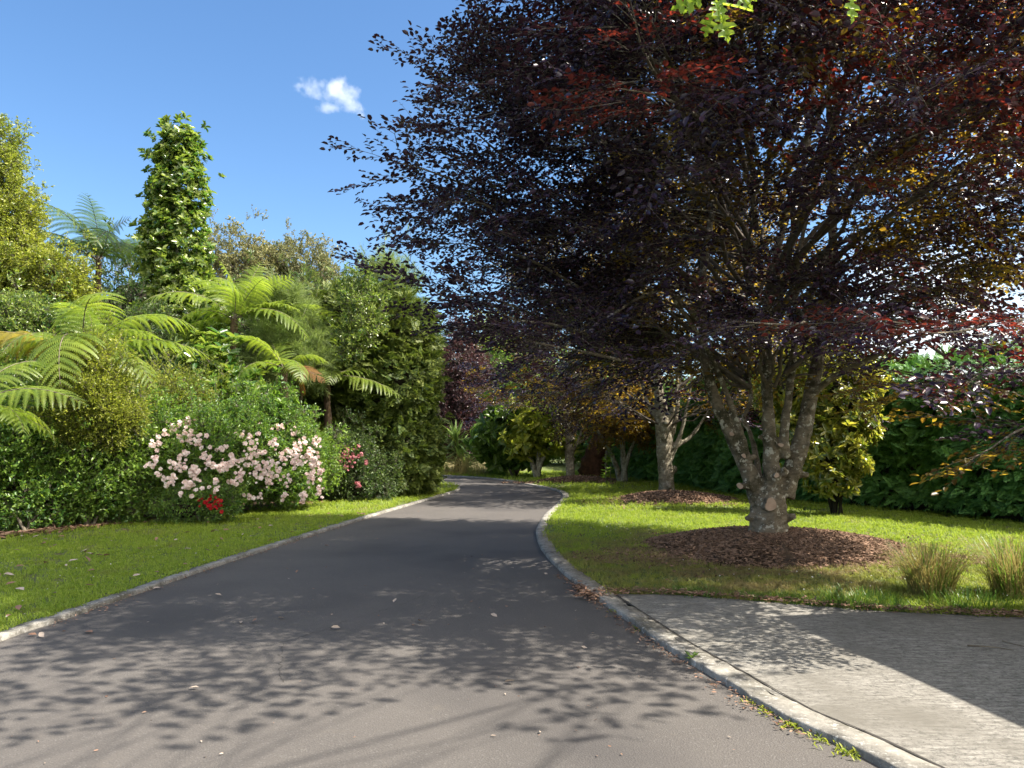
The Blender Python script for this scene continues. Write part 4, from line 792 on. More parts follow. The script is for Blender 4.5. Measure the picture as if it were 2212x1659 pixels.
bush("glossy_shrub", gb(60, 17.5), [B(60, 730, 17.5, 1.0, .8, .9), B(0, 800, 17.2, 1.0, .8, 1.0), B(110, 820, 17.5, 1.0, .8, .9), B(40, 890, 16.5, 1.2, .8, .7)], T_sprig, 2600, .36, M_glossy, "tall glossy shrub under the golden fronds at the picture edge", "shrub", 7)
bush("leafy_shrub", gb(270, 18.5), [B(270, 840, 18.5, .9, .7, .9), B(310, 760, 19.5, .9, .8, 1.0), B(240, 760, 19.5, .8, .8, .8)], T_sprig, 1700, .36, M_dark, "shadowy green shrub filling the gap below the columnar tree", "shrub", 8)
# soft pine
bush("soft_pine", gb(635, 19.6), [B(620, 660, 19.8, .5, .5, .55), B(640, 730, 19.6, .7, .6, .6), B(590, 760, 19.4, .6, .6, .6), B(665, 790, 19.5, .6, .6, .5), B(620, 820, 19.4, .6, .5, .4)], T_needle, 1300, .36, M_pine, "soft needled pine with hazy pale foliage beside the clipped conifer", "pine tree", 9, up=.5, inner=.3, dens_core=False, stem_r=.08, part='crown')
# clipped conifer
bush("clipped_conifer", gb(800, 22), [B(780, 715, 22.3, 1.9, 1.5, 1.35), B(850, 720, 22, 1.2, 1.3, 1.2), B(835, 830, 22, 1.5, 1.5, 1.7), B(730, 840, 22.3, 1.7, 1.4, 1.8), B(840, 950, 22, 1.45, 1.4, 1.3), B(740, 960, 21.8, 1.8, 1.2, 1.2), B(870, 1010, 22, 1.0, 1.2, .9), B(690, 980, 21.6, 1.1, .9, .9)], T_fan, 17000, .24, M_conifer, "huge clipped conifer bulging over the bend of the drive", "conifer", 10, up=.25, inner=.74, lumpy=.10, lump_s=3.2, stem_r=.16, part='crown', shingle=True)
bush("slender_shrub", gb(770, 19.6), [B(772, 640, 19.7, .35, .3, .5), B(790, 690, 19.6, .4, .3, .5), B(760, 740, 19.6, .35, .3, .5), B(775, 600, 19.8, .18, .18, .3)], T_sprig, 300, .34, M_glossy, "slender open shrub in front of the clipped conifer", "shrub", 15, inner=.2, dens_core=False, stem_mat=M_stem, stem_r=.012, trunk=False)
bush("feathery_tree", gb(838, 28), [B(838, 600, 28, .55, .5, .9), B(850, 620, 28, .7, .6, .7), B(820, 625, 28, .6, .5, .6)], T_needle, 260, .55, M_pine, "wispy feathery treetop showing above the clipped conifer", "tree", 16, inner=.1, dens_core=False, stem_r=.08, up=1.2, part='crown')
# columnar tree
col_b = [B(390, 312, 21, .40, .38, .42), B(376, 350, 21, .55, .5, .6), B(388, 410, 21, .56, .52, .7), B(345, 425, 21, .3, .3, .4), B(382, 480, 21, .62, .58, .8), B(385, 550, 21, .72, .66, .8), B(335, 500, 21, .35, .35, .4), B(345, 570, 21, .6, .5, .6), B(400, 620, 21, .75, .7, .7), B(370, 690, 21, .95, .8, .8), B(430, 700, 20.6, .9, .7, .8), B(350, 760, 20.6, .9, .7, .7), B(440, 760, 20, .9, .7, .6)]
bush("columnar_tree", gb(385, 21), col_b, T_tuft, 3600, .30, M_glossy, "tall narrow evergreen rising above the tree ferns", "tree", 17, up=.9, inner=.2, lumpy=.34, lump_s=3.6, shoots=.13, dens_core=False, stems=[(at(380, 300, 21), 0), (at(405, 420, 21), 0), (at(350, 560, 21), 0)], stem_r=.11, stem_mat=M_litbark, part='crown')
# left edge tree
le = [B(-18, 310, 20, .4, .5, .6), B(-12, 370, 20, .55, .6, .7), B(-12, 440, 20, .8, .8, .8), B(-25, 510, 20, 1.0, 1.0, .8), B(40, 555, 20, .75, .7, .5), B(100, 590, 19.6, .7, .7, .4), B(20, 640, 20, 1.2, .9, .6), B(-70, 560, 20, 1.2, 1, 1.6), B(130, 640, 19.8, .7, .6, .4)]
bush("evergreen_tree", gb(10, 20), le, T_sprig, 4600, .32, M_yellowgreen, "tall yellow green tree cut by the picture edge", "tree", 18, up=.3, inner=.35, lumpy=.36, lump_s=3.0, stem_r=.16, part='crown', shoots=.16)
# trees in the back of the bed
for k, (u, v, y, rr, hz, n, lab) in enumerate([(60, 720, 26, 2.6, 2.6, 1500, "dark evergreen far back behind the glossy shrub"), (300, 690, 27, 2.6, 2.2, 1500, "dark evergreen in the gap beside the columnar tree"), (520, 740, 27, 2.4, 2.2, 1400, "dark evergreen behind the large tree fern"), (680, 740, 28, 2.2, 2.2, 1200, "dark evergreen behind the soft pine")]):
    c = at(u, v, y); bush("evergreen_tree", gb(u, y), [(c, (rr, 1.6, hz)), (c + [rr * .5, 0, -1.5], (rr * .9, 1.6, 1.8)), (c + [-rr * .6, .2, -1.4], (rr * .8, 1.4, 1.8)), (c + [0, .2, -3.0], (rr * 1.2, 1.4, 1.8))], T_sprig, n, .55, M_dark, lab, "tree", 30 + k, group="evergreens in the back of the bed", part='crown', stem_r=.12)
for k, (u, v, y, w_, n, lab) in enumerate([(500, 560, 42, 2.6, 900, "distant broad-crowned gum behind the tree fern"), (640, 575, 44, 2.4, 1000, "distant domed gum standing alone against the sky")]):
    c = at(u, v, y); bush("gum_tree", gb(u, y), [(c + [0, 0, .3], (w_ * .75, 1.8, .9)), (c + [w_ * .5, 0, -.4], (w_ * .6, 1.6, .8)), (c + [-w_ * .55, 0, -.3], (w_ * .6, 1.6, .8)), (c + [w_ * .2, 0, -1.8], (w_ * .9, 1.6, 1.2)), (c + [-.3, 0, -3.4], (w_, 1.6, 1.3))], T_sprig, n, .7, M_gum, lab, "tree", 40 + k, inner=.3, lumpy=.3, dens_core=False, stem_r=.14, group="distant gum trees", part='crown')
c = at(995, 860, 41)
bush("plum_tree", gb(995, 41), [(c + [0, 0, 1.3], (1.5, 1.4, 1.6)), (c + [-.2, 0, -.6], (1.9, 1.6, 1.5)), (c + [.5, -.3, -2.2], (2.0, 1.6, 1.1)), (c + [-.2, 0, 2.9], (.7, .7, 1.0)), (c + [1.5, -.2, -2.2], (1.5, 1.4, 1.2)), (c + [-1.2, -.2, -1.9], (1.2, 1.2, 1.3))], T_sprig, 2600, .5, M_plum, "dark purple plum tree beyond the bend of the drive", "tree", 50, inner=.4, lumpy=.2, stem_r=.16, part='crown')

# ------------------------------------------------------------------ planting beyond the bend and behind the beeches
for k, (u, v, y, w_, h_, n, mt, tp, sz, lab) in enumerate([
    (1110, 830, 46, 2.6, 3.2, 1500, M_green, T_sprig, .7, "mid green tree behind the purple plum"), (1230, 860, 50, 3.0, 2.6, 1400, M_green, T_sprig, .75, "green tree far back between the distant beeches"), (1060, 770, 60, 2.2, 3.0, 800, M_yellowgreen, T_sprig, .8, "pale yellow green tree far beyond the bend"),
    (1330, 850, 46, 3.0, 3.0, 1300, M_green, T_sprig, .75, "green tree behind the hedge near the lichened tree"), (1000, 900, 60, 4.0, 3.5, 1200, M_dark, T_sprig, .9, "dark distant tree behind the plum"), (860, 850, 55, 5.0, 4.5, 1300, M_dark, T_sprig, .9, "dark distant tree hidden by the clipped conifer")]):
    c = at(u, v, y); bush("green_tree", gb(u, y), [(c + [0, 0, .6], (w_ * .8, 1.6, h_ * .8)), (c + [w_ * .4, 0, -1.2], (w_ * .8, 1.6, h_ * .7)), (c + [-w_ * .4, 0, -1.4], (w_ * .8, 1.6, h_ * .7)), (c + [0, 0, -2.8], (w_, 1.6, h_ * .6))], tp, n, sz, mt, lab, "tree", 60 + k, inner=.35, stem_r=.16, part='crown')
# broad-leaved small trees under the beeches
bush("loquat_tree", gb(1110, 33), [B(1100, 930, 33, 1.1, .9, .9), B(1060, 950, 33, .7, .7, .7), B(1160, 960, 33, .8, .7, .6), B(1110, 985, 33, 1.2, .7, .4)], T_big, 420, .75, M_green, "low-branched tree with drooping big leaves at the roadside bend", "tree", 70, inner=.3, dens_core=False, stem_r=.1, part='crown', up=-.3)
bush("loquat_tree", gb(1163, 31.5), [B(1165, 925, 31.5, .9, .8, .5), B(1200, 955, 31.5, .7, .6, .4), B(1130, 960, 31.5, .6, .6, .4)], T_big, 240, .75, M_yellowgreen, "young straight-stemmed tree with sunlit drooping leaves", "tree", 71, inner=.2, dens_core=False, stem_r=.13, stem_mat=M_litbark, part='crown', up=-.3)
bush("lichened_tree", gb(1345, 28), [B(1340, 900, 28, 1.2, 1.0, .7), B(1290, 930, 28, .8, .8, .5), B(1390, 920, 28, .9, .8, .6), B(1340, 860, 28, 1.2, 1, .6)], T_sprig, 420, .5, M_bronze, "slim lichen-covered forked tree between the beeches", "tree", 72, inner=.2, dens_core=False, stem_r=.12, stem_mat=M_litbark, part='crown')
# magnolia by the hedge
bush("magnolia_shrub", gb(1800, 16.3), [B(1800, 890, 16.3, .75, .6, .8), B(1840, 940, 16.1, .6, .5, .5), B(1770, 960, 16.3, .7, .5, .5), B(1800, 830, 16.3, .7, .6, .6), B(1760, 780, 16.6, .8, .7, .7), B(1850, 880, 16.1, .5, .5, .5), B(1800, 990, 16.1, .55, .45, .4), B(1760, 1000, 16.3, .5, .4, .35), B(1740, 870, 16.8, .8, .6, .8), B(1700, 850, 17, .8, .6, .6), B(1715, 940, 16.6, .6, .5, .5), B(1845, 1000, 16, .45, .4, .35), B(1870, 820, 16.2, .5, .4, .4), B(1800, 1040, 16.1, .5, .4, .3)], T_big, 1500, .26, M_magnolia, "glossy golden leaved magnolia in sun before the dark hedge", "shrub", 73, inner=.25, stem_r=.025, lumpy=.42, shoots=.1, stem_mat=M_core)  # stem coloured near black, as if lost in the hedge's shade

# sword-leaved plants beyond the bend
def sword(name, u, v, y, n, L, heads, label, mat, cat="cordyline"):
    base = G(u, v); base = np.array([at(u, v, y)[0], y, LAWN_Z]); root = thing(name, base, label, cat); r = np.random.RandomState(int(u)); b = MB(); tb = MB()
    lf = MB(); lf.add([[0, -.04, 0], [0, .04, 0], [.5, .05, .02], [.5, -.05, .02], [1, 0, -.05]], [[0, 1, 2, 3]], 0, 0); lf.add([[.5, .05, .02], [.5, -.05, .02], [1, 0, -.05]], [1, 0, 2], 0, 0); tm = lf.arrays()
    for h in heads:
        hp = base + np.array(h); tb.tube([base, base * .5 + hp * .5 + [.03, 0, 0], hp], [.10, .08, .07], 8, wob=.1)
        a = r.uniform(0, 2 * pi, n); e = r.uniform(-.6, 1.35, n); X = np.c_[np.cos(a) * np.cos(e), np.sin(a) * np.cos(e), np.sin(e)]
        b.scatter(tm, np.tile(hp, (n, 1)) + X * .03 - np.c_[np.zeros((n, 2)), r.uniform(0, .3, n)], X, np.c_[r.normal(size=(n, 2)) * .3, np.ones(n)], r.uniform(.7, 1.1, n) * L, tone=r.uniform(0, 1, n))
    b.build("leaves", [mat], root); tb.build("trunk", [M_fernbark], root); return root
sword("cordyline", 985, 1010, 35.5, 70, 1.1, [(0, 0, 1.7), (.1, 0, 1.1), (.35, -.1, .55)], "tall green sword-leaved plant in front of the purple plum", M_yucca)
sword("cordyline", 931, 1010, 34.8, 60, .85, [(0, 0, .95)], "small yellow sword-leaved plant beside the clipped conifer", M_yuccayel)
def tussock(u, v, y, n, h, label, mats=(M_straw,), spread=.22, seed=0, name="tussock", lean=.75, cat="grass clump"):
    base = np.array([at(u, v, y)[0], y, LAWN_Z]); root = thing(name, base, label, cat); r = np.random.RandomState(seed + 5); b = MB()
    for k in range(n):
        a = r.uniform(0, 6.28); q = r.uniform(0, 1) ** .6 * spread; p = base + [cos(a) * q, sin(a) * q, -.01]; th = a + r.normal() * .6; d = np.array([cos(th), sin(th), 0]); hh = h * r.uniform(.3, 1.0) ** .8 * 1.15; w = np.array([-sin(th), cos(th), 0]) * .0032; ln = lean * r.uniform(.1, 1.7) * hh
        p1 = p + d * ln * .25 + [0, 0, hh * .55]; p2 = p + d * ln * .6 + [0, 0, hh * .9]; p3 = p + d * ln + [0, 0, hh * (1 - .15 * ln / hh)]
        b.add([p - w, p + w, p1 + w, p1 - w, p2 + w * .7, p2 - w * .7, p3], [[0, 1, 2, 3], [3, 2, 4, 5]], k % len(mats), (tn := r.uniform(0, 1))); b.add([p2 + w * .7, p2 - w * .7, p3], [1, 0, 2], k % len(mats), tn)
    b.build("blades", list(mats), root, False); return root
tussock(2010, 1285, 7.9, 800, .50, "straw topped grass tussock beside the concrete pad near the mulch", (M_straw, M_straw, M_straw, M_weed), .20, 1)
tussock(2195, 1285, 7.8, 800, .56, "straw coloured grass tussock at the right-hand end of the pad edge", (M_straw, M_straw, M_weed), .20, 2)
tussock(2100, 1310, 7.4, 320, .15, "low leafy grass clump between the two tussocks", (M_weed,), .40, 3)
tussock(1860, 1310, 7.5, 340, .13, "low bright weedy clump on the pad edge before the tussocks", (M_weed,), .40, 4)
tussock(1005, 1012, 34.3, 300, .9, "dry golden grass clump between the sword-leaved plants", (M_straw,), .5, 5)
tussock(960, 1012, 34.6, 260, .9, "golden grass clump beside the small yellow sword plant", (M_straw, M_yuccayel), .5, 6)
tussock(1040, 1012, 34, 300, .9, "greenish grass clump where the drive bends", (M_straw, M_grass), .5, 7)
tussock(1085, 1012, 34, 500, .85, "dark strappy agapanthus clump under the blue flowers", (M_green,), .6, 8, "agapanthus", .5, "agapanthus")
hy = gb(1085, 34.8); root = bush("hydrangea", hy, [(hy + [0, 0, .6], (.7, .5, .5))], T_tuft, 120, .35, M_dark, "hydrangea with blue flower heads under the trees at the bend", "shrub", 80)
for k, (u, v) in enumerate([(1070, 988), (1088, 985), (1100, 982), (1058, 990), (1093, 965)]):
    b = MB(); c = at(u, v, 34.2); r = np.random.RandomState(k); q = unit(r.normal(size=(26, 3))) * .13; scatter_multi(b, T_rose, c + q, q, r.normal(size=(26, 3)), np.full(26, .09), r=r); b.build("flower_head", [M_blue], root)
# dry bank beyond the bend
m, nt, out = newmat("dry_bank"); w = wpos(nt); c = mixc(nt, noise(nt, 5, 6, .7, w), (.12, .11, .035), (.30, .25, .12)); p = node(nt, "ShaderNodeBsdfPrincipled", Roughness=.95); nt.links.new(c, p.inputs[0]); nt.links.new(bump(nt, noise(nt, 20, 5, .8, w), 1, .04), p.inputs["Normal"]); nt.links.new(p.outputs[0], out.inputs[0])
b = MB(); V = []; nx, ny = 30, 8
for j in range(ny + 1):
    for i in range(nx + 1): xx = -9 + 9 * i / nx; yy = 34.9 + (-.22 * (xx + 3.9)) * (1 if xx > -9 else 1) + j * .6; zz = LAWN_Z + .45 * sin(pi * min(1, j / ny) * .5) * min(1, i / 4, (nx - i) / 4) - (.02 if j == 0 else 0); V.append([xx, yy, zz])
b.add(V, [[j * (nx + 1) + i, j * (nx + 1) + i + 1, (j + 1) * (nx + 1) + i + 1, (j + 1) * (nx + 1) + i] for j in range(ny) for i in range(nx)]); struct(b.build("bank", [m]), "dry straw coloured bank beyond the bend of the drive", "bank")
# brown stump-like trunk beyond the row
sb = gb(1283, 33); st_ = thing("dead_trunk", sb, "thick dark brown dead trunk with its sunlit side coloured pale beside the far beech", "tree trunk"); b = MB()
b.tube(spline([sb + [-.1, 0, -.1], sb + [-.05, 0, .5], sb + [.08, 0, 1.0], sb + [.3, 0, 1.7], sb + [.45, 0, 2.3]], 4), np.interp(np.linspace(0, 4, 17), range(5), [.62, .52, .45, .36, .3]), 14, wob=.07, seed=3); o = b.build("trunk", [solid_mat("dead_brown_bark", (.05, .025, .015), (.12, .06, .035), 6, .9, .9, .05)], st_)
b = MB(); b.tube(spline([sb + [.42, -.1, .1], sb + [.45, -.12, .7], sb + [.55, -.12, 1.3], sb + [.68, -.1, 2.0]], 4), np.interp(np.linspace(0, 3, 13), range(4), [.10, .16, .15, .10]), 9, wob=.1, seed=4); b.build("sunlit_side", [M_litbark], st_)  # pale tube stands in for sunlight on the trunk's right side
# tall weed stalks beside the lichened tree
for k, (u, v, y, h_) in enumerate([(1318, 1040, 27.5, 1.6), (1307, 1042, 27.2, 1.0)]):
    base = gb(u, y); root = thing("tall_weed", base, ["tall leafy lily stalk beside the lichened tree", "shorter leafy stalk left of the tall lily stalk"][k], "plant"); b = MB(); r = np.random.RandomState(k)
    b.tube([base, base + [.03, 0, h_]], [.012, .006], 5, 1); n = 46; zz = r.uniform(.2, 1, n) * h_; a = np.arange(n) * 2.4
    b.scatter(one_leaf(.22), np.c_[base[0] + .03 * zz / h_, np.full(n, base[1]), base[2] + zz], np.c_[np.cos(a), np.sin(a), np.full(n, .35)], np.c_[np.zeros((n, 2)), np.ones(n)], r.uniform(.14, .24, n), tone=r.uniform(0, 1, n)); b.build("stalk", [M_green, M_stem], root)

# ------------------------------------------------------------------ oak behind the camera, one twig of it hanging into the picture
oak_b = np.array([3.9, -3.4, .06]); oak = thing("oak_tree", oak_b, "oak whose bright green lobed leaves hang into the top of the picture", "tree"); b = MB()
tip = at(1545, -70, 2.9)
b.tube(spline([oak_b - [0, 0, .1], oak_b + [-.1, .1, 2], oak_b + [-.2, .4, 4.2], oak_b + [-.3, .3, 7]], 5), np.linspace(.36, .14, 16), 14, wob=.05); b.build("trunk", [M_bark2], oak)
b = MB(); b.tube(spline([oak_b + [-.2, .4, 4.0], oak_b + [-.8, 1.8, 4.9], np.array([2.4, .2, 5.2]), np.array([1.5, 1.9, 4.5]), tip], 6), np.linspace(.11, .008, 25), 8); b.build("limb", [M_bark2], oak)
half = [(0, 0), (.10, .05), (.16, .20), (.27, .23), (.24, .10), (.36, .07), (.42, .30), (.56, .38), (.52, .20), (.60, .07), (.66, .22), (.78, .26), (.76, .12), (.84, .05), (.90, .10), (1.0, 0)]
ok = MB(); H = np.array(half); n = len(H)
V = np.vstack([np.c_[H[:, 0], np.zeros(n), -.10 * H[:, 0] ** 2], np.c_[H[:, 0], H[:, 1], .06 - .10 * H[:, 0] ** 2], np.c_[H[:, 0], -H[:, 1], .06 - .10 * H[:, 0] ** 2]])
ok.add(V, [[i, i + 1, n + i + 1, n + i] for i in range(n - 1)], 0, 0); ok.add(V, [[i, 2 * n + i, 2 * n + i + 1, i + 1] for i in range(n - 1)], 0, 0); OT = ok.arrays()
b = MB(); r = np.random.RandomState(4); pos = [at(u, v, 2.9 + r.normal() * .12) for u, v in [(1530, -20), (1545, 0), (1560, 10), (1540, 25), (1550, -30), (1570, -15), (1520, -5), (1585, -25), (1555, 30), (1835, -15)]]
X = np.array([(-.7, .3, -.5), (.1, -.3, -1), (.9, -.2, -.25), (-.3, .1, -1), (.3, .5, -.8), (1, 0, -.2), (-1, .1, -.3), (.6, .2, -.5), (.2, -.2, -1), (.1, 0, -1)]); N_ = np.array([(.1, -1, .5)] * len(pos)) + r.normal(size=(len(pos), 3)) * .35
b.scatter(OT, np.array(pos), X, N_, r.uniform(.10, .135, len(pos)), tone=r.uniform(0, 1, len(pos)))
for k in range(54):  # leaf clumps added out of view, set along sun rays to shade the drive
    gx, gy = r.uniform(-4.6, 1.35), r.uniform(4.55, 6.2); z = r.uniform(4.2, 6.2); c = np.array([gx, gy, 0]) + SD * (z / SD[2])
    if c[0] < .65 * c[1] and (c[2] - 2.2) / c[1] < .66: continue
    n = r.randint(16, 34); q = c + r.normal(size=(n, 3)) * [.26, .26, .14]
    b.tube(spline([oak_b + [-.25, .4, 5.2 + k * .05], oak_b * [.5, .5, 0] + c * [.5, .5, 0] + [0, -.2, 6.2 + .08 * k], c], 5), np.linspace(.012, .005, 11), 4, 1, cap=False); b.scatter(OT, q, r.normal(size=(n, 3)) - [0, 0, .5], r.normal(size=(n, 3)) * .6 + [0, 0, 1], r.uniform(.11, .17, n), tone=r.uniform(0, 1, n))
n = 700; q = oak_b + [-.3, .3, 7.4] + unit(r.normal(size=(n, 3))) * (r.uniform(.3, 1, n) ** .5 * 2.6)[:, None]; b.scatter(OT, q, r.normal(size=(n, 3)), r.normal(size=(n, 3)) + [0, 0, 1], r.uniform(.14, .22, n), tone=r.uniform(0, 1, n))
b.build("crown", [M_oak, M_bark2], oak)

# ------------------------------------------------------------------ fallen leaves, twigs and gutter weeds
lt = MB(); lt.add(leaf_v(.55, .12, .10), LEAF_F, 0, .5)
lme = {k: lt.mesh("fallen_leaf", [mt]) for k, mt in (("brown", M_litter), ("pale", M_litterpale))}
def fallen(x, y, z, s, a, kind, label, group, r):
    o = bpy.data.objects.new("fallen_leaf", lme[kind]); COL.objects.link(o); o.location = (x, y, z); o.scale = (s, s, s * 1.3); o.rotation_euler = (r.normal() * .25, r.normal() * .2, a); tag(o, label, "leaf", group)
r = np.random.RandomState(12); LL = np.vstack([LO, BED[::-1]]); cnt = 0
while cnt < 90:
    x, y = r.uniform(-9, -3), r.uniform(6.3, 17)
    if abs(x) < y * .69 and inside_poly(np.array([[x, y]]), LL)[0] and r.rand() < min(1, 8 / y):
        k = "brown" if r.rand() < .6 else "pale"; fallen(x, y, LAWN_Z + .045, r.uniform(.06, .13), r.uniform(0, 6.28), k, "dry brown leaf lying on the shaded lawn" if k == "brown" else "pale dry leaf lying on the shaded lawn", "dry brown leaves on the lawn" if k == "brown" else "pale dry leaves on the lawn", r); cnt += 1
for k, (u, v) in enumerate([(80, 1375), (95, 1380), (1175, 1240), (905, 1345), (850, 1305), (520, 1350), (545, 1345), (600, 1338), (1300, 1190), (1190, 1175), (1420, 1390), (1090, 1478), (700, 1180), (1060, 1330), (480, 1290), (640, 1240), (1255, 1400), (735, 1360), (1040, 1200), (1110, 1230), (330, 1275), (200, 1370), (430, 1490)]):
    q = G(u, v); fallen(q[0], q[1], .016, r.uniform(.05, .09), r.uniform(0, 6.28), "pale" if k % 3 else "brown", "small pale leaf lying on the asphalt drive" if k % 3 else "small brown leaf lying on the asphalt drive", "pale leaves on the drive" if k % 3 else "brown leaves on the drive", r)
# litter drifts
def litter(name, pts, n, spread, z, label, seed, size=(.03, .08), mats=(M_litter, M_chip)):
    r = np.random.RandomState(seed); sp = resample(spline(np.array(pts), 8), .03); i = r.randint(0, len(sp), n); P = np.c_[sp[i] + r.normal(size=(n, 2)) * spread, z + r.uniform(0, .015, n)]
    b = MB(); b.scatter(one_leaf(.4, .1, .1), P, np.c_[r.normal(size=(n, 2)), r.normal(size=n) * .1], np.c_[r.normal(size=(n, 2)) * .4, np.ones(n)], r.uniform(*size, n), mat=r.randint(0, 2, n), tone=r.uniform(0, 1, n)); return tag(b.build(name, list(mats), None, False), label, "leaf litter", kind="stuff")
litter("leaf_litter", BED[6:-14] + [-.12, .12], 4200, .17, LAWN_Z + .02, "brown leaf litter along the edge of the flower bed", 1, (.06, .14))
litter("leaf_litter", EDGE[:32] + [0, .03], 1700, .07, LAWN_Z + .03, "reddish needle litter along the grass edge of the concrete pad", 2, (.02, .06))
litter("leaf_litter", [g2(1262, 1272), g2(1285, 1290), g2(1300, 1300)], 500, .09, .03, "reddish debris heaped in the gap between kerb and pad", 3, (.03, .08))
litter("leaf_litter", LEFT[30:60] + [.05, 0], 500, .05, .012, "thin brown litter in the gutter below the pale kerb", 4, (.015, .04))
litter("leaf_litter", RIGHT[28:80] - [.06, 0], 600, .04, .012, "thin brown litter in the gutter below the mottled kerb", 5, (.015, .04))
r = np.random.RandomState(44); n = 420; gy = 3.4 + 22 * r.uniform(0, 1, n) ** 1.6; gx = r.uniform(-4.6, 2.4, n); P = np.c_[gx, gy, np.full(n, .012)]; P = P[inside_poly(P[:, :2], np.vstack([LEFT, RIGHT[::-1]]))]; n = len(P); b = MB()
b.scatter(one_leaf(.4, .1, .1), P, np.c_[r.normal(size=(n, 2)), r.normal(size=n) * .1], np.c_[r.normal(size=(n, 2)) * .4, np.ones(n)], r.uniform(.012, .034, n), mat=r.randint(0, 3, n), tone=r.uniform(0, 1, n)); tag(b.build("leaf_litter", [M_litter, M_litterpale, M_chip], None, False), "tiny bits of leaf and bark scattered over the asphalt", "leaf litter", kind="stuff")
def weed(u, v, s, label, seed, mat=M_green):
    base = G(u, v); base[2] = .006; root = thing("gutter_weed", base, label, "weed"); r = np.random.RandomState(seed); n = 14 if mat is M_green else 44; b = MB(); a = r.uniform(0, 6.28, n); sp_ = .012 if mat is M_green else .028; s = s if mat is M_green else s * .5; b.scatter(one_leaf(.28), np.tile(base, (n, 1)) + np.c_[r.normal(size=(n, 2)) * sp_ + r.normal(size=(n, 1)) * sp_ * np.array([[.6, -1.2]]), np.zeros(n)], np.c_[np.cos(a), np.sin(a), r.uniform(.3, 1.6, n)], np.c_[np.cos(a) * -.5, np.sin(a) * -.5, np.ones(n)], r.uniform(.6, 1.1, n) * s, tone=r.uniform(0, 1, n)); b.build("leaves", [mat], root)
weed(1497, 1432, .10, "leafy dark green weed growing against the middle of the pad kerb", 1)
for k, (u, v, s, lab) in enumerate([(1335, 1325, .07, "tiny weed in the gutter where the pad kerb begins"), (1385, 1362, .06, "small weed in the pad gutter before the leafy weed"), (1625, 1520, .06, "small yellow weed in the gutter below the pad kerb crack"), (1668, 1545, .08, "yellow green gutter weed, upper one of the nearest four"), (1710, 1572, .08, "yellow green gutter weed, second of the nearest four"), (1768, 1600, .07, "yellow green gutter weed, third of the nearest four"), (1832, 1635, .09, "yellow green gutter weed nearest the viewer")]):
    weed(u, v, s, lab, k + 2, M_yellowgreen)
r = np.random.RandomState(61); n = 520; P = np.c_[np.where(r.rand(n) < .4, r.uniform(-9, -3, n), r.uniform(.8, 9, n)), r.uniform(6.5, 15, n), np.full(n, LAWN_Z + .045)]; P = P[(lump(P, 1.6, 12) > .15) & (inside_poly(P[:, :2], LL) | inside_poly(P[:, :2], RB))]; P = P[((P[:, 0] - B1[0]) / 1.9) ** 2 + ((P[:, 1] - B1[1]) / 1.7) ** 2 > 1]; n = len(P)
b = MB(); scatter_multi(b, T_rose, P, np.c_[r.normal(size=(n, 2)) * .4, np.ones(n)], r.normal(size=(n, 3)), r.uniform(.014, .026, n), r=r); tag(b.build("clover_flowers", [M_white], None, False), "tiny white clover flowers dotted through the lawns", "clover", kind="stuff")
# twigs
for k, (pts, lab) in enumerate([([(1190, 1208), (1215, 1210), (1260, 1216)], "thin dry twig lying across the shaded drive"), ([(2090, 1398), (2150, 1402), (2190, 1408)], "dry twig lying on the shaded concrete pad"), ([(2165, 1388), (2190, 1395), (2215, 1400)], "second dry twig on the pad above the longer one"), ([(1815, 1292), (1850, 1303), (1880, 1310)], "short twig in the dry grass before the tussock")]):
    P = np.array([G(u, v, LAWN_Z + .02 if k else .004) + [0, 0, .012] for u, v in pts]); b = MB(); b.tube(spline(P, 4), np.linspace(.007, .003, 9), 6, wob=.1); tag(b.build("twig", [M_stem]), lab, "twig")

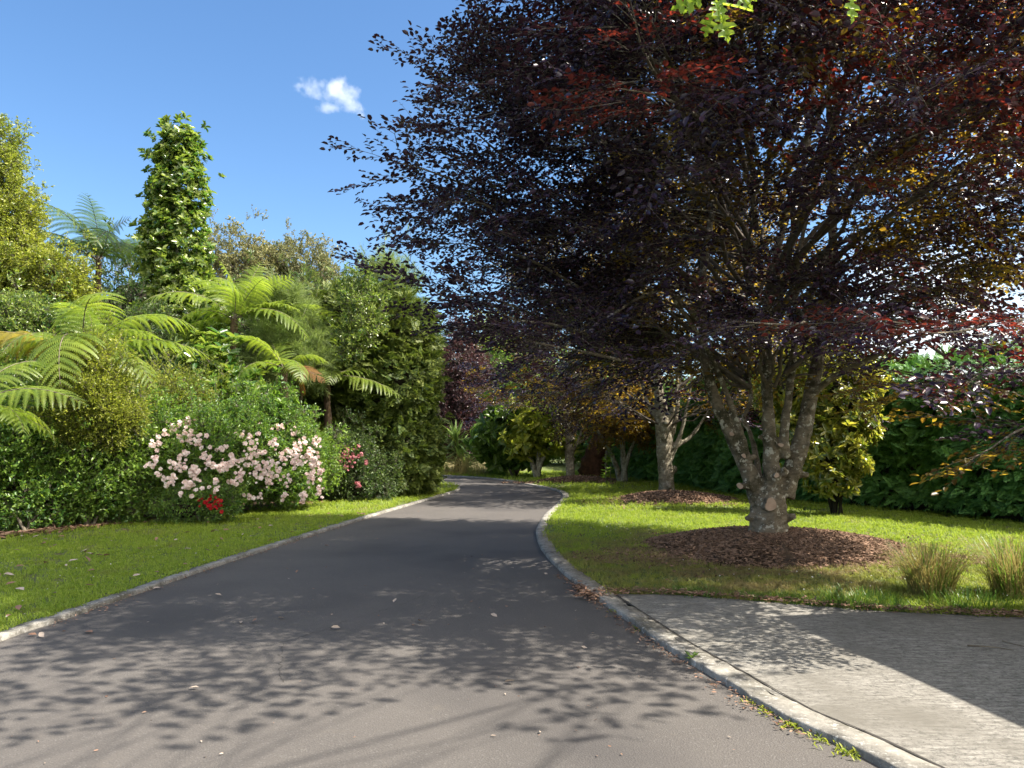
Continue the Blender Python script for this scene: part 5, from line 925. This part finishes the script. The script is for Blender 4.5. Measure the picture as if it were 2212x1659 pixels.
# ------------------------------------------------------------------ cloud: a small cumulus far away, a real volume
def cloud(u0, v0, y, blobs, label, dens):
    c0 = at(u0, v0, y); k = y / F; b = MB(); us = [q[0] for q in blobs]; ws = [q[2] for q in blobs]
    lo = np.array([min((q[0] - q[2] * 1.5) * k for q in blobs), -max(ws) * k * 1.3, min((-q[1] - q[3] * 1.5) * k for q in blobs)]); hi = np.array([max((q[0] + q[2] * 1.5) * k for q in blobs), max(ws) * k * 1.3, max((-q[1] + q[3] * 1.5) * k for q in blobs)])
    b.box(c0 + (lo + hi) / 2, hi - lo); m, nt, out = newmat("cloud_vapour")
    tc = nt.nodes.new("ShaderNodeNewGeometry"); sub = nt.nodes.new("ShaderNodeVectorMath"); sub.operation = 'SUBTRACT'; nt.links.new(tc.outputs["Position"], sub.inputs[0]); sub.inputs[1].default_value = c0
    nz = nt.nodes.new("ShaderNodeTexNoise"); nz.inputs["Scale"].default_value = .055 / k * .45; nz.inputs["Detail"].default_value = 6; nz.inputs["Roughness"].default_value = .62; nt.links.new(sub.outputs[0], nz.inputs["Vector"])
    acc = None
    for (du, dv, wu, wv) in blobs:
        s1 = nt.nodes.new("ShaderNodeVectorMath"); s1.operation = 'SUBTRACT'; nt.links.new(sub.outputs[0], s1.inputs[0]); s1.inputs[1].default_value = (du * k, 0, -dv * k)
        s2 = nt.nodes.new("ShaderNodeVectorMath"); s2.operation = 'DIVIDE'; nt.links.new(s1.outputs[0], s2.inputs[0]); s2.inputs[1].default_value = (wu * k, (wu + wv) * .5 * k, wv * k)
        ln = nt.nodes.new("ShaderNodeVectorMath"); ln.operation = 'LENGTH'; nt.links.new(s2.outputs[0], ln.inputs[0])
        f = nt.nodes.new("ShaderNodeMath"); f.operation = 'SUBTRACT'; f.inputs[0].default_value = 1.0; nt.links.new(ln.outputs["Value"], f.inputs[1])
        if acc is None: acc = f.outputs[0]
        else:
            mx = nt.nodes.new("ShaderNodeMath"); mx.operation = 'SMOOTH_MAX'; mx.inputs[2].default_value = .3; nt.links.new(acc, mx.inputs[0]); nt.links.new(f.outputs[0], mx.inputs[1]); acc = mx.outputs[0]
    ad = nt.nodes.new("ShaderNodeMath"); ad.operation = 'MULTIPLY_ADD'; nt.links.new(nz.outputs["Fac"], ad.inputs[0]); ad.inputs[1].default_value = 3.4; ad.inputs[2].default_value = -1.85
    sm = nt.nodes.new("ShaderNodeMath"); sm.operation = 'ADD'; nt.links.new(acc, sm.inputs[0]); nt.links.new(ad.outputs[0], sm.inputs[1])
    dn = nt.nodes.new("ShaderNodeMath"); dn.operation = 'MULTIPLY'; dn.use_clamp = False; nt.links.new(sm.outputs[0], dn.inputs[0]); dn.inputs[1].default_value = dens
    cl_ = nt.nodes.new("ShaderNodeMath"); cl_.operation = 'MAXIMUM'; nt.links.new(dn.outputs[0], cl_.inputs[0]); cl_.inputs[1].default_value = 0
    pv = nt.nodes.new("ShaderNodeVolumePrincipled"); pv.inputs["Color"].default_value = (1, 1, 1, 1); pv.inputs["Anisotropy"].default_value = .2; nt.links.new(cl_.outputs[0], pv.inputs["Density"]); nt.links.new(pv.outputs[0], out.inputs["Volume"])
    o = b.build("cloud", [m], None, False); tag(o, label, "cloud"); return o
cloud(715, 205, 700, [(-38, -18, 42, 22), (10, -12, 36, 30), (32, 8, 30, 26), (50, 30, 22, 20), (68, 48, 12, 10), (0, 28, 30, 10), (-66, -22, 20, 8), (22, -30, 16, 12)], "small white cloud drifting alone in the blue sky", .055)
for o in bpy.data.objects:
    if "_o" in o: del o["_o"]
